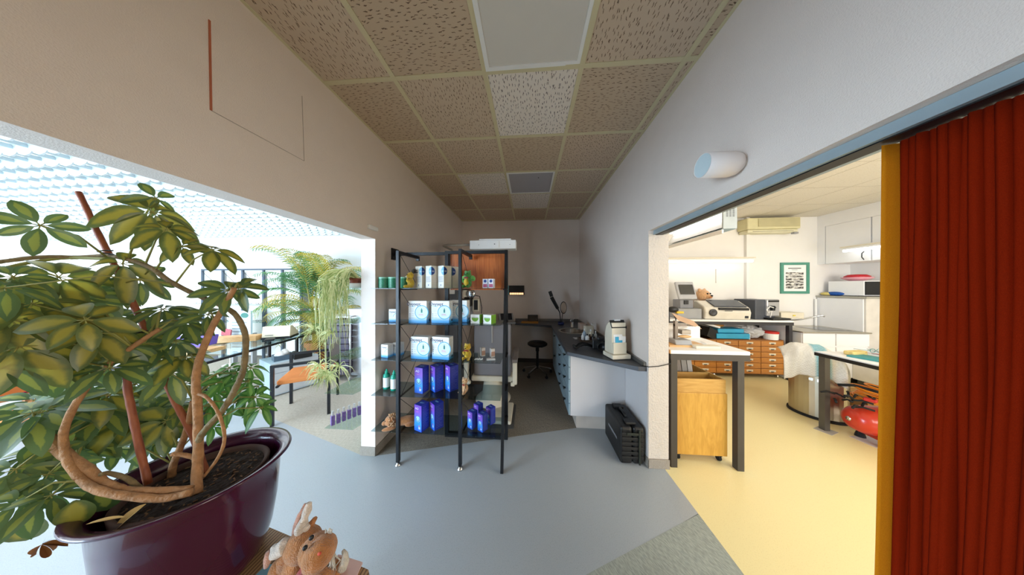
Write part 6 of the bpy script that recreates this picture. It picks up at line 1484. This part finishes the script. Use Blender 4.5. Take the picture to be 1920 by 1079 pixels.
# dense background foliage under the branches
for i in range(13):
    W_(rf.uniform(60, 350), rf.uniform(710, 850), rf.uniform(.76, .92), rf.uniform(.08, .10), 7, 1 if rf.random() < .75 else 0, link=False)
for i in range(3):
    W_(rf.uniform(5, 180), rf.uniform(520, 690), rf.uniform(.60, .78), rf.uniform(.08, .11), 7, 1 if rf.random() < .6 else 0, link=False)
for i in range(0):
    W_(rf.uniform(5, 150), rf.uniform(860, 960), rf.uniform(.6, .72), rf.uniform(.07, .09), 6, 1, link=False)
# fresh green foliage at right
for a in ((420, 715, .78, .055), (400, 735, .8, .055), (440, 700, .8, .055), (465, 715, .80, .05), (478, 745, .80, .055), (490, 765, .80, .05), (440, 755, .80, .05), (420, 775, .82, .05), (395, 760, .8, .05), (450, 735, .84, .05), (430, 690, .84, .05), (405, 700, .84, .05), (470, 690, .82, .05), (400, 800, .84, .05), (484, 725, .84, .045)):
    W_(a[0], a[1], a[2], a[3] * 1.15, 6, 2, None, .2, .55)
# single leaves
for (u, v, d, L_, k, dx, dz_) in ((190, 925, .60, .085, 1, .1, -.9), (50, 985, .55, .085, 0, -.2, -.9), (140, 960, .56, .07, 0, .1, -1), (430, 930, .7, .05, 1, .2, .2)):
    if v == 930: continue
    leaflet(fo[k], pd(u, v, d) + V(0, 0, .03), V(dx, 0, dz_), V(.6, -.7, .3), L_, L_ * .42, .0)
fo[1].cur = 1; fo[1].add(pet.v, pet.f)
fo[0].build('foliage', leafm('leaf_variegated', '#59672f', '#6b7740', '#a39a3c', .25, .42), t, True, smooth=True)
fo[1].build('foliage', [leafm('leaf_green', '#486238', '#647a48', '#8a9444', .28, .9), M_young], t, True, smooth=True)
fo[2].build('foliage', leafm('leaf_fresh', '#4a7f38', '#629a48', '#78a850', .3, .8), t, True, smooth=True)
b = MB()
for k, (dx, dz_) in enumerate(((-.03, -.05), (.02, -.045), (.035, -.02), (-.04, -.02), (.0, -.06))):
    leaflet(b, pd(78, 1022, .56), V(dx - .02, .01 * k, dz_), V(.5, -.6 + .3 * k, .5), .042, .0065, .1, 1.6)
b.build('dry_leaf', mat('dry_leaf', '#8a5a28', .8, var=.2), t, True)
b = MB(); leaflet(b, pd(275, 945, .60), V(-.5, -.6, -.5), V(.3, -.2, .9), .06, .012, .1, .6); leaflet(b, pd(235, 970, .56), V(-.9, -.3, .1), V(0, 0, 1), .07, .006, .0, .4); b.build('dry_leaf', mat('dry_leaf_pale', '#c09a58', .8, var=.2), t, True)
# plush moose leaning on the table
M_moose = plushm('moose_orange_brown', '#b97840'); M_ant = plushm('moose_antler_cream', '#e6d6c6'); M_pk = plushm('moose_antler_pink', '#d8a088')
t = thing('plush_moose', 'brown plush moose with cream and pink antlers and a red scarf beside the planter', 'plush toy', (-.66, .57, ZP))
b = MB(); px2 = .70 / 410
H = pd(569, 1021, .70)
b.ell(H, (.050, .046, .044)); b.ell(pd(600, 1038, .665), (.040, .046, .040)); b.ell(pd(592, 1030, .68), (.040, .042, .038))
b.ell(pd(562, 1062, .70), (.042, .042, .048)); b.ell(pd(556, 1085, .705), (.055, .055, .058)); b.ell(pd(522, 1078, .70), (.026, .028, .050)); b.ell(pd(628, 1075, .72), (.022, .03, .04)); b.ell(pd(600, 1095, .67), (.03, .045, .03))
b.tube([pd(575, 1000, .71), pd(580, 988, .72), pd(592, 971, .725)], [.009, .012, .007], 10); b.tube([pd(541, 1035, .69), pd(530, 1050, .69), pd(527, 1070, .69)], [.010, .016, .009], 10)
b.build('body', M_moose, t, True, remesh=.003)
b = MB(); b.tube([pd(560, 999, .705), pd(566, 985, .71), pd(571, 972, .71), pd(576, 958, .715), pd(579, 943, .72)], [.013, .016, .010, .013, .008], 12); b.tube([pd(566, 985, .71), pd(577, 992, .70)], [.012, .009], 10); b.ell(pd(565, 990, .70), (.014, .02, .018))
b.build('antler', M_ant, t, True, remesh=.002)
MB().tube([pd(552, 1001, .703), pd(556, 985, .706), pd(562, 965, .71), pd(566, 961, .712), pd(572, 946, .715)], [.007, .0085, .006, .007, .004], 10).build('antler_trim', M_pk, t, True, smooth=True)
b = MB(); b.tube([pd(543, 1020, .69), pd(534, 1024, .685), pd(518, 1036, .68), pd(508, 1046, .68)], [.015, .022, .018, .008], 12); b.tube([pd(518, 1036, .68), pd(512, 1024, .68)], [.014, .007], 10); b.build('antler', M_ant, t, True, remesh=.002)
MB().tube([pd(504, 1036, .675), pd(503, 1048, .675), pd(499, 1064, .675)], [.008, .011, .006], 10).build('antler_trim', M_pk, t, True, smooth=True)
for u, v, d in ((584, 1009, .655), (572, 1028, .648)): MB().ell(pd(u, v, d), .0062).ell(pd(u + .8, v - 1, d - .005), .0018).build('eye', M_blackp, t, True, smooth=True)
MB().ell(pd(599, 1039, .622), (.005, .004, .004)).build('cheek_dot', mat('moose_dot', '#c8503a', .7), t, True)
MB().tube([pd(582, 1054, .665), pd(570, 1066, .655), pd(560, 1080, .66)], [.010, .009, .008], 10).tube([pd(582, 1054, .665), pd(612, 1046, .69)], [.008, .006], 8).build('scarf', P_red, t, True, smooth=True)
b = MB()
for i in range(26):
    c0 = pd(rf.uniform(618, 626), rf.uniform(1030, 1046), .70); b.tube([c0, c0 + V(rf.uniform(-.01, .02), rf.uniform(-.01, .01), -.025), c0 + V(rf.uniform(-.02, .02), rf.uniform(-.02, .0), -.055)], [.0025, .0025, .001], 4)
for i in range(12):
    c0 = pd(rf.uniform(610, 622), rf.uniform(998, 1004), .69); b.tube([c0, c0 + V(rf.uniform(-.006, .012), 0, .012)], [.003, .001], 4)
b.build('mane', P_wh, t, True, smooth=True)
b = MB(); b.tube([pd(641, 1068, .705), pd(646, 1055, .71), pd(647, 1040, .715), pd(643, 1032, .72)], [.014, .013, .008, .004], 10); b.build('hoof', P_wh, t, True, smooth=True)
def tz(u, v): q = pz(u, v, ZP); return (q.x, q.y)
o = MB().prism([tz(634, 1043), tz(680, 1058), tz(668, 1085), tz(620, 1078)], ZP + .001, ZP + .006)
o = o.build('pink_booklet', mat('booklet_pink', '#dcbab4', .6)); tag(o, 'pale pink booklet lying on the bamboo table beside the moose', 'booklet')
o = MB().prism([tz(500, 1060), tz(545, 1062), tz(520, 1110), tz(470, 1090)], ZP + .001, ZP + .003).build('blue_card', mat('card_blue', '#7fb2cc', .5)); tag(o, 'pale blue card lying under the moose by the planter', 'card')
# ---------------------------------------------------------------- remove the patterns the copies were made from
def kill(o):
    for ch in list(o.children): kill(ch)
    bpy.data.objects.remove(o)
for o in [o for o in bpy.data.objects if o.parent is None and o.location.z < -40]: kill(o)
